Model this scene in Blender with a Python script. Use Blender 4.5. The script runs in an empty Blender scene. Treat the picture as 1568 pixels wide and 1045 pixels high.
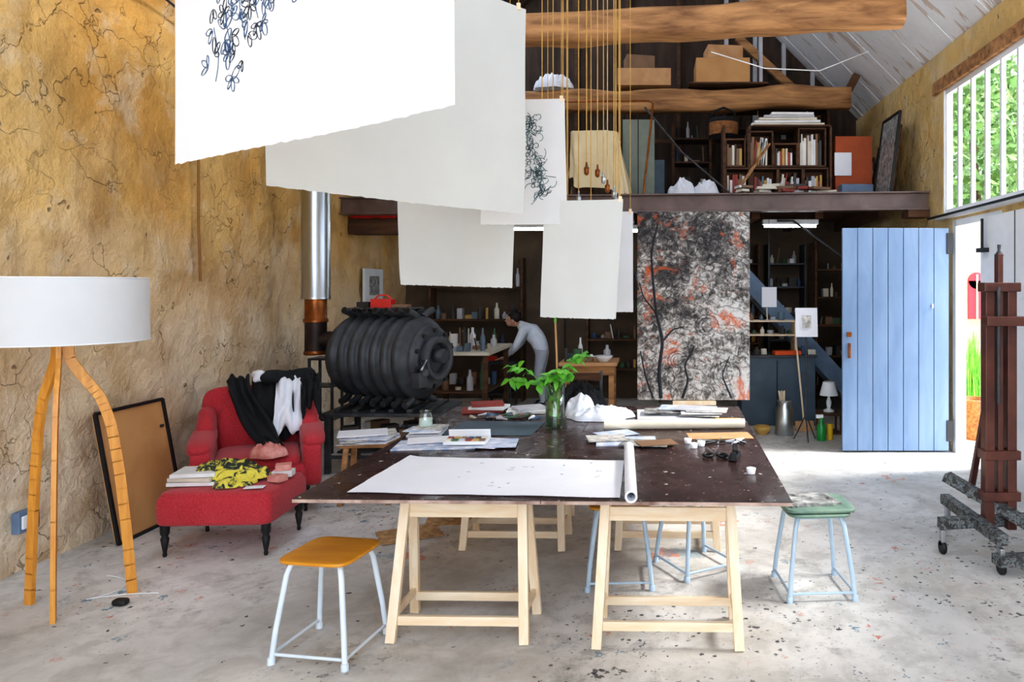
import bpy, math, random
from mathutils import Vector, Matrix, Euler, noise as mn
R=random.Random(7)
sc=bpy.context.scene
def lin(c):
    c=c/255.0
    return c/12.92 if c<=0.04045 else ((c+0.055)/1.055)**2.4
def C(r,g,b): return (lin(r),lin(g),lin(b),1)
# ------------------------------------------------------------------ materials
class NT:
    def __init__(s,name):
        m=bpy.data.materials.new(name); m.use_nodes=True
        s.m=m; s.t=m.node_tree; s.n=s.t.nodes; s.p=s.n['Principled BSDF']; s.out=s.n['Material Output']
        s.co=s.n.new('ShaderNodeTexCoord').outputs['Object']
    def L(s,a,b): s.t.links.new(a,b)
    def noise(s,scale,detail=4,dist=0,rough=.55,co=None):
        n=s.n.new('ShaderNodeTexNoise'); n.inputs['Scale'].default_value=scale; n.inputs['Detail'].default_value=detail
        n.inputs['Distortion'].default_value=dist; n.inputs['Roughness'].default_value=rough
        s.L(co or s.co,n.inputs['Vector']); return n.outputs['Fac']
    def ramp(s,fac,stops,mode='LINEAR'):
        r=s.n.new('ShaderNodeValToRGB'); cr=r.color_ramp; cr.interpolation=mode
        while len(cr.elements)<len(stops): cr.elements.new(.5)
        for e,(p,c) in zip(cr.elements,stops):
            e.position=p; e.color=c if not isinstance(c,(int,float)) else (c,c,c,1)
        s.L(fac,r.inputs['Fac']); return r.outputs['Color']
    def mix(s,fac,a,b,mode='MIX'):
        m=s.n.new('ShaderNodeMix'); m.data_type='RGBA'; m.blend_type=mode
        for sock,v in ((m.inputs['Factor'],fac),(m.inputs[6],a),(m.inputs[7],b)):
            if hasattr(v,'default_value') or hasattr(v,'is_linked'): s.L(v,sock)
            else: sock.default_value=v
        return m.outputs[2]
    def math(s,op,a,b=0,c=None):
        m=s.n.new('ShaderNodeMath'); m.operation=op
        for i,v in enumerate((a,b) if c is None else (a,b,c)):
            if hasattr(v,'is_linked'): s.L(v,m.inputs[i])
            else: m.inputs[i].default_value=v
        return m.outputs[0]
    def bump(s,h,st=.3,d=.01):
        b=s.n.new('ShaderNodeBump'); b.inputs['Strength'].default_value=st; b.inputs['Distance'].default_value=d
        s.L(h,b.inputs['Height']); s.L(b.outputs[0],s.p.inputs['Normal'])
    def col(s,c): s.L(c,s.p.inputs['Base Color'])
    def splat(s,scale,dens,size,warp=.5,ns=1.6):
        nz=s.n.new('ShaderNodeTexNoise'); nz.inputs['Scale'].default_value=scale*ns; nz.inputs['Detail'].default_value=3
        s.L(s.co,nz.inputs['Vector'])
        vm=s.n.new('ShaderNodeVectorMath'); vm.operation='MULTIPLY_ADD'
        s.L(nz.outputs['Color'],vm.inputs[0]); vm.inputs[1].default_value=(warp/scale,)*3; s.L(s.co,vm.inputs[2])
        v=s.n.new('ShaderNodeTexVoronoi'); v.voronoi_dimensions='2D'; v.inputs['Scale'].default_value=scale; s.L(vm.outputs[0],v.inputs['Vector'])
        sep=s.n.new('ShaderNodeSeparateColor'); s.L(v.outputs['Color'],sep.inputs[0])
        q=s.math('MAXIMUM',s.math('MULTIPLY',s.math('SUBTRACT',sep.outputs[0],1-dens),1/dens),0)
        t=s.math('MULTIPLY',s.math('POWER',q,1.8),size)
        return s.math('LESS_THAN',v.outputs['Distance'],t)
def pm(name,c,rough=.6,metal=0,c2=None,scale=6,bump=0,bs=None,stretch=None,tr=0,coat=0):
    t=NT(name); t.p.inputs['Roughness'].default_value=rough; t.p.inputs['Metallic'].default_value=metal
    co=t.co
    if stretch:
        mp=t.n.new('ShaderNodeMapping'); mp.inputs['Scale'].default_value=stretch; t.L(t.co,mp.inputs[0]); co=mp.outputs[0]
    if c2 is None: c2=tuple(x*.8 for x in c[:3])+(1,)
    f=t.noise(scale,5,.4,co=co)
    t.col(t.ramp(f,[(.3,c2),(.68,c)]))
    if bump: t.bump(t.noise(bs or scale*4,4,co=co),bump,.006)
    if coat: t.p.inputs['Coat Weight'].default_value=coat
    return t.m
def paper(name,c,tr=.25):
    t=NT(name); t.p.inputs['Roughness'].default_value=.85
    f=t.ramp(t.noise(3,4),[(.3,tuple(x*.94 for x in c[:3])+(1,)),(.7,c)]); t.col(f)
    t.bump(t.noise(60,3),.12,.002)
    tl=t.n.new('ShaderNodeBsdfTranslucent'); t.L(f,tl.inputs[0])
    mx=t.n.new('ShaderNodeMixShader'); mx.inputs[0].default_value=tr
    t.L(t.p.outputs[0],mx.inputs[1]); t.L(tl.outputs[0],mx.inputs[2]); t.L(mx.outputs[0],t.out.inputs[0])
    return t.m
def glassy(name,tint=(1,1,1,1),g=.08):
    t=NT(name); a=t.n.new('ShaderNodeBsdfTransparent'); a.inputs[0].default_value=tint
    b=t.n.new('ShaderNodeBsdfGlossy'); b.inputs['Roughness'].default_value=.03
    mx=t.n.new('ShaderNodeMixShader'); mx.inputs[0].default_value=g
    t.L(a.outputs[0],mx.inputs[1]); t.L(b.outputs[0],mx.inputs[2]); t.L(mx.outputs[0],t.out.inputs[0]); return t.m
def emis(name,c,s):
    t=NT(name); t.p.inputs['Base Color'].default_value=c; t.p.inputs['Emission Color'].default_value=c; t.p.inputs['Emission Strength'].default_value=s; return t.m

def mk_plaster(name,top,top2,low,zlow,zhigh):
    t=NT(name); t.p.inputs['Roughness'].default_value=.95
    geo=t.n.new('ShaderNodeNewGeometry'); co=geo.outputs['Position']
    big=t.noise(.8,5,.2,.55,co=co); med=t.noise(2.0,6,.1,.55,co=co)
    a=t.mix(t.ramp(big,[(.40,0.0),(.60,1.0)]),top,top2)
    sp=t.n.new('ShaderNodeSeparateXYZ'); t.L(co,sp.inputs[0])
    z=t.math('ADD',sp.outputs[2],t.math('MULTIPLY',t.math('SUBTRACT',t.noise(.9,6,.2,.58,co=co),.5),3.6))
    mr=t.n.new('ShaderNodeMapRange'); mr.inputs[1].default_value=zlow; mr.inputs[2].default_value=zhigh; t.L(z,mr.inputs[0])
    a=t.mix(mr.outputs[0],low,a)
    a=t.mix(t.ramp(med,[(.36,.42),(.52,0.0)]),a,tuple(x*.6 for x in top[:3])+(1,))
    a=t.mix(t.ramp(t.noise(1.1,6,.1,.6,co=co),[(.54,0.0),(.68,.32)]),a,tuple(x*.62 for x in top[:3])+(1,))
    a=t.mix(t.ramp(t.noise(3.0,6,.1,.6,co=co),[(.54,0.0),(.68,.45)]),a,low)
    v=t.n.new('ShaderNodeTexVoronoi'); v.inputs['Scale'].default_value=2.0; v.feature='DISTANCE_TO_EDGE'
    nz=t.n.new('ShaderNodeTexNoise'); nz.inputs['Scale'].default_value=2.5; nz.inputs['Detail'].default_value=5; t.L(co,nz.inputs['Vector'])
    vm=t.n.new('ShaderNodeVectorMath'); vm.operation='MULTIPLY_ADD'; t.L(nz.outputs['Color'],vm.inputs[0]); vm.inputs[1].default_value=(.9,.9,.9); t.L(co,vm.inputs[2]); t.L(vm.outputs[0],v.inputs['Vector'])
    crack=t.ramp(v.outputs['Distance'],[(0,1.0),(.009,0.0)])
    crm=t.math('MULTIPLY',crack,t.ramp(t.noise(1.7,3,co=co),[(.48,0.0),(.58,.6)]))
    a=t.mix(crm,a,tuple(x*.35 for x in top[:3])+(1,))
    pit=t.ramp(t.noise(9,2,.1,co=co),[(.25,1.0),(.29,0.0)])
    a=t.mix(t.math('MULTIPLY',pit,.6),a,tuple(x*.28 for x in top[:3])+(1,))
    t.col(a)
    h=t.math('SUBTRACT',t.math('ADD',t.math('MULTIPLY',t.noise(2.8,6,.1,.56,co=co),1.0),t.math('MULTIPLY',t.noise(13,4,0,.6,co=co),.16)),t.math('ADD',t.math('MULTIPLY',pit,.25),t.math('MULTIPLY',crm,.35)))
    t.bump(h,.75,.12)
    return t.m
M_wall=mk_plaster('ochre_plaster',C(212,160,84),C(226,186,120),C(228,210,184),.5,2.7)
M_wallr=mk_plaster('ochre_plaster_pale',C(222,186,120),C(220,198,152),C(220,205,178),-1,1)
def mk_floor():
    t=NT('painted_concrete'); t.p.inputs['Roughness'].default_value=.62
    a=t.ramp(t.noise(1.0,8,.3,.66),[(.32,C(182,180,174)),(.48,C(208,206,202)),(.62,C(222,220,216)),(.75,C(232,231,228))])
    a=t.mix(t.ramp(t.noise(5,8,.4,.72),[(.40,.4),(.54,0.0)]),a,C(158,154,148))
    a=t.mix(t.ramp(t.noise(.7,5,1.2),[(.52,0.0),(.76,.35)]),a,C(186,172,146))
    a=t.mix(t.ramp(t.noise(2.3,8,.3,.78),[(.57,0.0),(.65,.5)]),a,C(128,126,124))
    a=t.mix(t.ramp(t.noise(3.1,8,.5,.75),[(.62,0.0),(.68,.4)]),a,C(120,140,150))
    zone=t.ramp(t.noise(.62,3,.4),[(.48,0.0),(.60,1.0)])
    zone2=t.ramp(t.noise(.9,3,.2),[(.46,0.0),(.60,1.0)])
    def lay(a,m,c,z=None,f=1):
        if z is not None: m=t.math('MULTIPLY',m,z)
        if f!=1: m=t.math('MULTIPLY',m,f)
        return t.mix(m,a,c)
    a=lay(a,t.splat(2.4,.08,.22,1.2,4),C(206,108,66),None,.6)
    a=lay(a,t.splat(2.0,.04,.2,1.2,4),C(110,146,164),None,.5)
    a=lay(a,t.splat(10,.10,.30,1.5,3),C(60,116,142),zone2,.8)
    a=lay(a,t.splat(12,.08,.30,1.5,3),C(200,96,60),zone2,.8)
    a=lay(a,t.splat(9,.14,.30,1.9,3.2),C(48,52,58),zone,.85)
    a=lay(a,t.splat(34,.20,.42,1.2,2.5),C(50,52,58),zone,.9)
    a=lay(a,t.splat(26,.025,.34,1.2,2.5),C(70,72,78))
    a=lay(a,t.splat(60,.08,.4),C(96,96,100),zone2,.7)
    t.col(a); t.bump(t.noise(5,7,.1,.6),.3,.012); return t.m
M_floor=mk_floor()
def wood(name,c,c2,ax=(1,1,12),rough=.5,scale=1.5,bump=.1):
    return pm(name,c,rough,0,c2,scale,bump,scale*3,stretch=ax)
M_beam=wood('old_oak_beam',C(200,150,100),C(120,82,52),(1,8,8),.8,1.6,.8)
M_dbeam=wood('dark_oak',C(106,72,48),C(58,40,28),(1,8,8),.8,1.6,.8)
M_pine=wood('pale_pine',C(246,230,204),C(234,206,168),(6,6,1),.55,4)
M_pinex=wood('pale_pine_x',C(246,230,204),C(234,206,168),(1,6,6),.55,4)
M_honey=wood('honey_bentwood',C(228,164,72),C(202,132,46),(8,8,1),.35,4)
M_seat=wood('seat_wood',C(220,156,48),C(204,134,34),(1,8,1),.35,3)
M_ply=pm('plywood_edge',C(196,172,158),.7,0,C(116,90,78),9)
def mk_top():
    t=NT('brown_film_top'); 
    a=t.ramp(t.noise(2.2,6,.6),[(.3,C(42,26,26)),(.7,C(66,45,44))])
    a=t.mix(t.ramp(t.noise(6,6,1.0),[(.6,0.0),(.75,.25)]),a,C(120,100,98))
    a=t.mix(t.splat(26,.06,.3,1,2),a,C(205,198,192)); a=t.mix(t.splat(50,.1,.32),a,C(170,140,124))
    t.col(a); r=t.ramp(t.noise(5,5),[(.3,.16),(.7,.38)]); t.L(r,t.p.inputs['Roughness']); return t.m
M_top=mk_top()
M_white=pm('white_paint',C(240,242,244),.4,c2=C(230,234,238))
M_tube=pm('stool_tube_white',C(224,234,242),.35,c2=C(210,222,234))
M_tubeb=pm('stool_tube_blue',C(190,210,226),.35,c2=C(174,198,218))
M_black=pm('black_rubber',C(24,24,26),.5)
M_iron=pm('cast_iron',C(80,82,86),.5,.3,C(54,56,60),8,.3)
M_dkmetal=pm('dark_metal',C(54,54,56),.5,.3)
M_steel=pm('brushed_steel',C(205,210,214),.28,1,C(170,176,182),4,stretch=(1,1,.2))
M_rust=pm('rusted_pipe',C(170,100,44),.35,.7,C(94,52,26),6)
M_darkpipe=pm('soot_pipe',C(70,54,48),.5,.5,C(44,34,32),6)
M_ibeam=pm('primer_steel',C(128,108,102),.5,.2,C(94,78,72),3)
M_paper=paper('drawing_paper',C(246,248,250),.38)
M_paperg=paper('shaded_drawing_paper',C(216,218,216),.12)  # same paper, greyed: shade on the hanging sheets put into the colour
M_paper2=paper('table_paper',C(240,241,247),.05)
M_shade=paper('lamp_shade_fabric',C(238,243,248),.3)
M_ink=pm('ink',C(40,44,52),.8); M_inkb=pm('blue_grey_ink',C(60,90,124),.8,c2=C(44,66,96),scale=20); M_inkg=pm('green_ink',C(84,118,120),.8,c2=C(50,74,82),scale=20)
M_kraft=pm('kraft_card',C(206,162,118),.8,c2=C(184,138,96))
M_cork=pm('cork_hardboard',C(204,156,102),.7,c2=C(188,138,86),scale=3)
M_bluedoor=pm('blue_paint',C(132,156,188),.5,c2=C(112,138,172),scale=2,bump=.1,stretch=(3,3,.6))
M_glass=glassy('window_glass'); M_vase=glassy('vase_glass',(.86,.95,.9,1),.16)
M_water=glassy('water',(.72,.9,.72,1),.1)
M_leaf=pm('leaf_green',C(126,200,66),.45,c2=C(70,156,44),scale=12)
M_leafout=pm('tree_leaf',C(136,172,92),.7,c2=C(70,118,48),scale=1.2)
M_dark=pm('dark_boards',C(80,62,50),.85,c2=C(48,38,32),scale=1.5,bump=.3,stretch=(6,1,1))
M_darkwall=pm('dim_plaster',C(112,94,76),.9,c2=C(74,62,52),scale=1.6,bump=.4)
M_cream=pm('cream_cloth',C(234,218,182),.9,c2=C(220,200,156),scale=3,bump=.3)
M_wcloth=pm('white_cloth',C(236,238,244),.9,c2=C(220,224,234),scale=4,bump=.3)
M_bcloth=pm('black_cloth',C(28,30,34),.95,c2=C(17,18,22),scale=6,bump=.5)
M_pinkc=pm('pink_cloth',C(220,160,150),.9,c2=C(186,106,98),scale=14)
def mk_red():
    t=NT('red_tweed'); t.p.inputs['Roughness'].default_value=.95
    t.p.inputs['Sheen Weight'].default_value=.15
    a=t.ramp(t.noise(160,2),[(.35,C(160,34,44)),(.65,C(196,58,68))])
    a=t.mix(t.ramp(t.noise(3,4),[(.4,0.0),(.7,.25)]),a,C(200,78,86)); t.col(a); t.bump(t.noise(200,2),.3,.003); return t.m
M_red=mk_red()
def mk_yb():
    t=NT('yellow_black_print'); t.p.inputs['Roughness'].default_value=.9
    t.col(t.ramp(t.noise(13,3,1.5),[(.44,C(38,46,40)),(.49,C(96,102,72)),(.53,C(212,196,66)),(.72,C(228,216,106))])); return t.m
M_yb=mk_yb()
def mk_painting():
    t=NT('abstract_painting'); t.p.inputs['Roughness'].default_value=.7
    fine=t.noise(19,10,.8,.78); big=t.noise(3.0,5,.6)
    sp=t.n.new('ShaderNodeSeparateXYZ'); t.L(t.co,sp.inputs[0])
    zz=t.math('MULTIPLY',sp.outputs[2],-.06); xx=t.math('MULTIPLY',sp.outputs[0],.07)
    v=t.math('ADD',t.math('ADD',fine,t.math('MULTIPLY',t.math('SUBTRACT',big,.5),.55)),t.math('ADD',t.math('ADD',zz,.055),xx))
    a=t.ramp(v,[(.37,C(38,36,38)),(.45,C(86,82,80)),(.52,C(146,140,134)),(.59,C(206,203,199)),(.9,C(230,228,225))])
    w=t.n.new('ShaderNodeTexWave'); w.wave_type='RINGS'; w.rings_direction='SPHERICAL'; w.inputs['Scale'].default_value=3; w.inputs['Distortion'].default_value=12; w.inputs['Detail'].default_value=2; w.inputs['Detail Scale'].default_value=.8
    t.L(t.co,w.inputs[0])
    a=t.mix(t.ramp(w.outputs[1],[(.03,.5),(.10,0.0)]),a,C(80,76,76))
    om=t.ramp(t.noise(3.3,7,.7,.7),[(.555,0.0),(.62,.85)])
    om=t.math('MULTIPLY',om,t.ramp(fine,[(.44,1.0),(.64,.3)]))
    a=t.mix(om,a,C(206,98,44)); t.col(a); return t.m
M_painting=mk_painting()
def mk_roof():
    t=NT('whitewashed_ceiling'); t.p.inputs['Roughness'].default_value=.9
    a=t.ramp(t.noise(2,5,.5),[(.3,C(236,236,238)),(.7,C(248,248,250))])
    mp=t.n.new('ShaderNodeMapping'); mp.inputs['Scale'].default_value=(.7,3.4,.7); t.L(t.co,mp.inputs[0])
    a=t.mix(t.ramp(t.noise(2.0,5,.6,co=mp.outputs[0]),[(.57,0.0),(.60,.6)]),a,C(186,156,128))
    t.col(a); t.bump(t.noise(4,5),.5,.04); return t.m
M_roof=mk_roof()
def mk_easelw():
    t=NT('splattered_easel_wood'); t.p.inputs['Roughness'].default_value=.4
    t.col(t.ramp(t.noise(5,4),[(.3,C(70,36,32)),(.7,C(106,62,50))])); return t.m
M_easel=mk_easelw()
def mk_splatbase():
    t=NT('paint_crusted_wood'); t.p.inputs['Roughness'].default_value=.6
    a=t.ramp(t.noise(34,5,.3,.7),[(.3,C(38,40,42)),(.48,C(66,66,66)),(.56,C(140,144,142)),(.60,C(60,90,104)),(.65,C(64,62,60)),(.74,C(190,90,70))]); t.col(a); return t.m
M_base=mk_splatbase()
M_print=pm('printed_page',C(234,234,240),.6,c2=C(140,166,204),scale=14)
M_news=pm('newsprint',C(228,224,216),.8,c2=C(140,136,132),scale=26)
M_brownnews=pm('brown_newsprint',C(206,168,120),.8,c2=C(140,104,66),scale=20)
M_mat=pm('blue_grey_mat',C(78,96,110),.5,c2=C(60,76,88),scale=3)
M_photo=pm('monochrome_print',C(196,196,192),.4,c2=C(36,36,38),scale=18)
M_greenseat=pm('green_painted_seat',C(132,156,136),.5,c2=C(94,122,110),scale=9)
M_skin=pm('skin',C(214,166,140),.55); M_hair=pm('dark_hair',C(36,28,24),.7); M_shirt=pm('pale_blue_shirt',C(236,240,248),.9,c2=C(212,222,238),bump=.3)
M_trous=pm('light_grey_trousers',C(196,200,208),.9,c2=C(168,172,184),bump=.3)
M_wicker=pm('wicker',C(170,114,64),.8,c2=C(106,68,38),scale=30,bump=.6)
M_gravel=pm('pale_gravel',C(230,224,214),.9,c2=C(206,198,186),scale=12)
M_render=pm('exterior_stone',C(196,186,172),.9,c2=C(160,148,134),scale=3,bump=.5)
PAL=[pm('pal_%d'%i,c,.6) for i,c in enumerate([C(226,218,200),C(156,62,50),C(62,86,120),C(70,106,76),C(206,166,90),C(70,64,60),C(196,196,202),C(140,108,82),C(240,240,240),C(106,126,142)])]
M_orange=pm('orange_plastic',C(232,92,32),.4); M_redp=pm('red_plastic',C(214,44,36),.35); M_yel=pm('yellow_plastic',C(236,190,30),.35); M_greenb=pm('green_bottle',C(40,150,70),.25)
M_fluo=emis('fluorescent_tube',(.9,.97,1,1),18)
M_gold=pm('brass_cord',C(222,182,104),.5,.1,C(190,144,66),10)
M_stairblue=pm('stair_blue',C(116,138,164),.5,c2=C(96,116,142))
M_pinkw=pm('pink_shutter',C(190,52,70),.6)
M_ocard=pm('orange_card',C(178,88,50),.8); M_ggreen=pm('grey_green',C(126,134,120),.5)

# ------------------------------------------------------------------ builder
class Ob:
    def __init__(s,name,M=None):
        s.name=name; s.v=[]; s.f=[]; s.mi=[]; s.sm=[]; s.mats=[]; s.M=M or Matrix.Identity(4)
    def add(s,vs,fs,mat,sm=False,M=None):
        if mat not in s.mats: s.mats.append(mat)
        k=s.mats.index(mat); b=len(s.v); T=s.M@M if M else s.M
        s.v+= [T@Vector(v) for v in vs]
        for f in fs: s.f.append([b+i for i in f]); s.mi.append(k); s.sm.append(sm)
    def hexa(s,vs,mat):
        s.add(vs,[(3,2,1,0),(4,5,6,7),(0,1,5,4),(1,2,6,5),(2,3,7,6),(3,0,4,7)],mat)
    def box(s,c,d,mat,rot=(0,0,0)):
        x,y,z=[q/2 for q in d]
        M=Matrix.Translation(c)@Euler(rot).to_matrix().to_4x4()
        s.add([(-x,-y,-z),(x,-y,-z),(x,y,-z),(-x,y,-z),(-x,-y,z),(x,-y,z),(x,y,z),(-x,y,z)],[(3,2,1,0),(4,5,6,7),(0,1,5,4),(1,2,6,5),(2,3,7,6),(3,0,4,7)],mat,False,M)
    def bx(s,x0,x1,y0,y1,z0,z1,mat): s.box(((x0+x1)/2,(y0+y1)/2,(z0+z1)/2),(x1-x0,y1-y0,z1-z0),mat)
    def bar(s,p0,p1,w,h,mat,up=(0,0,1)):
        p0=Vector(p0);p1=Vector(p1);d=(p1-p0);l=d.length;d.normalize();u=Vector(up)
        if abs(d.dot(u))>.95: u=Vector((0,1,0))
        a=d.cross(u).normalized();b=a.cross(d)
        M=Matrix((a,b,d)).transposed().to_4x4(); M.translation=(p0+p1)/2
        x,y,z=w/2,h/2,l/2
        s.add([(-x,-y,-z),(x,-y,-z),(x,y,-z),(-x,y,-z),(-x,-y,z),(x,-y,z),(x,y,z),(-x,y,z)],[(3,2,1,0),(4,5,6,7),(0,1,5,4),(1,2,6,5),(2,3,7,6),(3,0,4,7)],mat,False,M)
    def tube(s,pts,r,mat,seg=8,caps=True,flat=1,closed=False):
        pts=[Vector(p) for p in pts]; n=len(pts)
        rr=[r]*n if isinstance(r,(int,float)) else r
        t0=(pts[1]-pts[0]).normalized(); a=t0.orthogonal().normalized(); vs=[]
        for i,p in enumerate(pts):
            if closed: t=(pts[(i+1)%n]-pts[i-1])
            else: t=(pts[min(i+1,n-1)]-pts[max(i-1,0)])
            if t.length<1e-7: t=t0
            t=t.normalized(); a=(a-t*a.dot(t))
            if a.length<1e-6: a=t.orthogonal()
            a.normalize(); b=t.cross(a)
            for k in range(seg):
                q=2*math.pi*k/seg; vs.append(p+(a*math.cos(q)+b*math.sin(q)*flat)*rr[i])
        fs=[]
        for i in range(n if closed else n-1):
            for k in range(seg):
                j=(i+1)%n
                fs.append((i*seg+k,i*seg+(k+1)%seg,j*seg+(k+1)%seg,j*seg+k))
        s.add(vs,fs,mat,True)
        if caps and not closed:
            s.add(vs[:seg],[tuple(range(seg))[::-1]],mat); s.add(vs[-seg:],[tuple(range(seg))],mat)
    def lathe(s,prof,mat,M=None,seg=24,caps=True,sm=True):
        vs=[];fs=[];n=len(prof)
        for r,z in prof:
            for k in range(seg):
                q=2*math.pi*k/seg; vs.append((r*math.cos(q),r*math.sin(q),z))
        for i in range(n-1):
            for k in range(seg): fs.append((i*seg+k,i*seg+(k+1)%seg,(i+1)*seg+(k+1)%seg,(i+1)*seg+k))
        s.add(vs,fs,mat,sm,M)
        if caps: s.add(vs[:seg],[tuple(range(seg))[::-1]],mat,False,M); s.add(vs[-seg:],[tuple(range(seg))],mat,False,M)
    def at(s,prof,x,y,z,mat,seg=20,caps=True): s.lathe(prof,mat,Matrix.Translation((x,y,z)),seg,caps)
    def sq(s,c,h,mat,e=.3,e2=None,rot=(0,0,0),nu=28,nv=16,nz=0,nf=3,seed=0):
        e2=e if e2 is None else e2; vs=[];fs=[]
        P=lambda v,p: math.copysign(abs(v)**p,v)
        for j in range(nv+1):
            ph=-math.pi/2+math.pi*j/nv
            for i in range(nu):
                th=2*math.pi*i/nu
                v=Vector((h[0]*P(math.cos(ph),e2)*P(math.cos(th),e),h[1]*P(math.cos(ph),e2)*P(math.sin(th),e),h[2]*P(math.sin(ph),e2)))
                if nz:
                    q=v*nf+Vector((seed*7.3,seed*3.1,seed)); v=v+v.normalized()*nz*(mn.noise(q)+.5*mn.noise(q*2.3))
                vs.append(v)
        for j in range(nv):
            for i in range(nu): fs.append((j*nu+i,j*nu+(i+1)%nu,(j+1)*nu+(i+1)%nu,(j+1)*nu+i))
        s.add(vs,fs,mat,True,Matrix.Translation(c)@Euler(rot).to_matrix().to_4x4())
    def crumple(s,cx,cy,z,rx,ry,h,mat,seed=0,f=5.0,na=80,nr=30,rough=1.0):
        vs=[];fs=[]
        for j in range(nr+1):
            r=j/nr
            for i in range(na):
                a=2*math.pi*i/na; rb=1+.30*mn.noise(Vector((math.cos(a)*1.6,math.sin(a)*1.6,seed)))
                x=math.cos(a)*r*rb; y=math.sin(a)*r*rb; q=Vector((x*rx*f,y*ry*f,seed*3.3))*2
                rg=(1-abs(mn.noise(q))*2.0)*.35+(1-abs(mn.noise(q*2.3+Vector((5,5,5))))*2)*.18*rough+.5
                env=math.sqrt(max(0,1-r**2.4))
                vs.append((cx+x*rx,cy+y*ry,z+max(.002,h*env*max(.15,rg))))
        for j in range(nr):
            for i in range(na): fs.append((j*na+i,j*na+(i+1)%na,(j+1)*na+(i+1)%na,(j+1)*na+i))
        s.add(vs,fs,mat,True)
    def grid(s,fn,nu,nv,mat,th=0):
        vs=[fn(i/nu,j/nv) for j in range(nv+1) for i in range(nu+1)]
        fs=[(j*(nu+1)+i,j*(nu+1)+i+1,(j+1)*(nu+1)+i+1,(j+1)*(nu+1)+i) for j in range(nv) for i in range(nu)]
        s.add(vs,fs,mat,True)
    def drape(s,path,wv,mat,amp=.02,nf=9,seed=0,nu=24,sub=6):
        path=[Vector(p) for p in path]; wv=Vector(wv); P=[]
        for i in range(len(path)-1):
            for k in range(sub): P.append(path[i].lerp(path[i+1],k/sub))
        P.append(path[-1]); n=len(P)-1; up=wv.normalized()
        def fn(u,v):
            i=round(v*n); p=P[i]; t=(P[min(i+1,n)]-P[max(i-1,0)]).normalized(); nn=t.cross(up)
            wid=1+.25*mn.noise(Vector((v*3,seed,1)))
            return p+wv*((u-.5)*wid)+nn*amp*(mn.noise(Vector((u*nf,v*2.2,seed)))+abs(mn.noise(Vector((u*nf*.5,v*3,seed+5)))))+t*amp*2*mn.noise(Vector((u*4,seed,3)))
        s.grid(fn,nu,n,mat)
    def done(s,bevel=0,parent=None,solid=0):
        if not s.v: return None
        xs=[v.x for v in s.v];ys=[v.y for v in s.v];zs=[v.z for v in s.v]
        o=Vector(((min(xs)+max(xs))/2,(min(ys)+max(ys))/2,min(zs)))
        me=bpy.data.meshes.new(s.name); me.from_pydata([v-o for v in s.v],[],s.f); me.update()
        for m in s.mats: me.materials.append(m)
        me.polygons.foreach_set('material_index',s.mi); me.polygons.foreach_set('use_smooth',s.sm); me.update()
        ob=bpy.data.objects.new(s.name,me); ob.location=o; sc.collection.objects.link(ob)
        if solid:
            m=ob.modifiers.new('s','SOLIDIFY'); m.thickness=solid
        if bevel:
            m=ob.modifiers.new('b','BEVEL'); m.width=bevel; m.segments=2; m.limit_method='ANGLE'; m.angle_limit=math.radians(50)
        if parent: ob.parent=parent
        return ob
def TR(x,y,z=0,rz=0): return Matrix.Translation((x,y,z))@Matrix.Rotation(rz,4,'Z')
def empty(name,loc=(0,0,0)):
    e=bpy.data.objects.new(name,None); e.location=loc; sc.collection.objects.link(e); return e

# ------------------------------------------------------------------ room shell
XL,XR,YF,YB,ZE=-3.85,3.2,-2.0,11.6,4.42
WT=.08
XC=(XL+XR)/2; ZR=ZE+(XR-XC)
o=Ob('floor'); o.bx(XL-.4,XR+WT,YF-.4,YB+.3,-.2,0,M_floor); o.done()
o=Ob('wall_left')
def wl(u,v):
    y=YF-.4+u*(YB+.7-YF); z=v*(ZE+.3)
    b=.05*mn.noise(Vector((0,y*.7,z*.8)))+.025*mn.noise(Vector((3,y*2.3,z*2.3)))+.012*mn.noise(Vector((6,y*6,z*6)))+.004*mn.noise(Vector((9,y*13,z*13)))
    return Vector((XL-.035+b*.9,y,z))
o.grid(wl,420,150,M_wall); o.bx(XL-.5,XL-.12,YF-.4,YB+.3,0,ZE+.3,M_wall); o.done()
WY0,WY1,WZ0,WZ1=3.6,8.12,2.54,3.92
DY0,DY1,DZ=6.75,7.78,2.40
o=Ob('wall_right')
def W(y0,y1,z0,z1,m=M_wallr): o.bx(XR,XR+WT,y0,y1,z0,z1,m)
W(WY1,YB+.3,0,ZE-.05); W(YF-.4,WY0,0,ZE-.05); W(WY0,WY1,WZ1+.14,ZE-.05)
W(DY1,WY1,0,WZ0); W(DY0,DY1,DZ,WZ0); W(WY0,DY0,0,WZ0)
o.done()
o=Ob('trim_1'); o.bx(XR-.03,XR+WT+.04,WY0-.2,WY1+.25,WZ1,WZ1+.14,M_beam); o.done(.008)
o=Ob('trim_2'); o.bx(XR-.05,XR+.0,WY0,WY1+.1,WZ0-.05,WZ0,M_white); o.tube([(XR-.09,WY0-.4,WZ0+.0),(XR-.09,WY1+.2,WZ0-.02)],.014,M_black)
o.bx(XR+.005,XR+WT+.02,WY1-.02,WY1+.003,WZ0,WZ1,M_white); o.bx(XR+.005,XR+WT+.02,WY0,WY1,WZ0-.003,WZ0+.01,M_white); o.done()
o=Ob('window_1'); 
n=14
for i in range(n+1):
    y=WY0+.03+(WY1-WY0-.06)*i/n; o.box((XR+.04,y,(WZ0+WZ1)/2),(.04,.035,WZ1-WZ0),M_white)
for z in (WZ0+.03,WZ1-.03): o.bx(XR+.015,XR+.065,WY0,WY1,z-.03,z+.03,M_white)
o.bx(XR+.038,XR+.042,WY0,WY1,WZ0,WZ1,M_glass); o.done()
o=Ob('trim_3'); 
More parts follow.
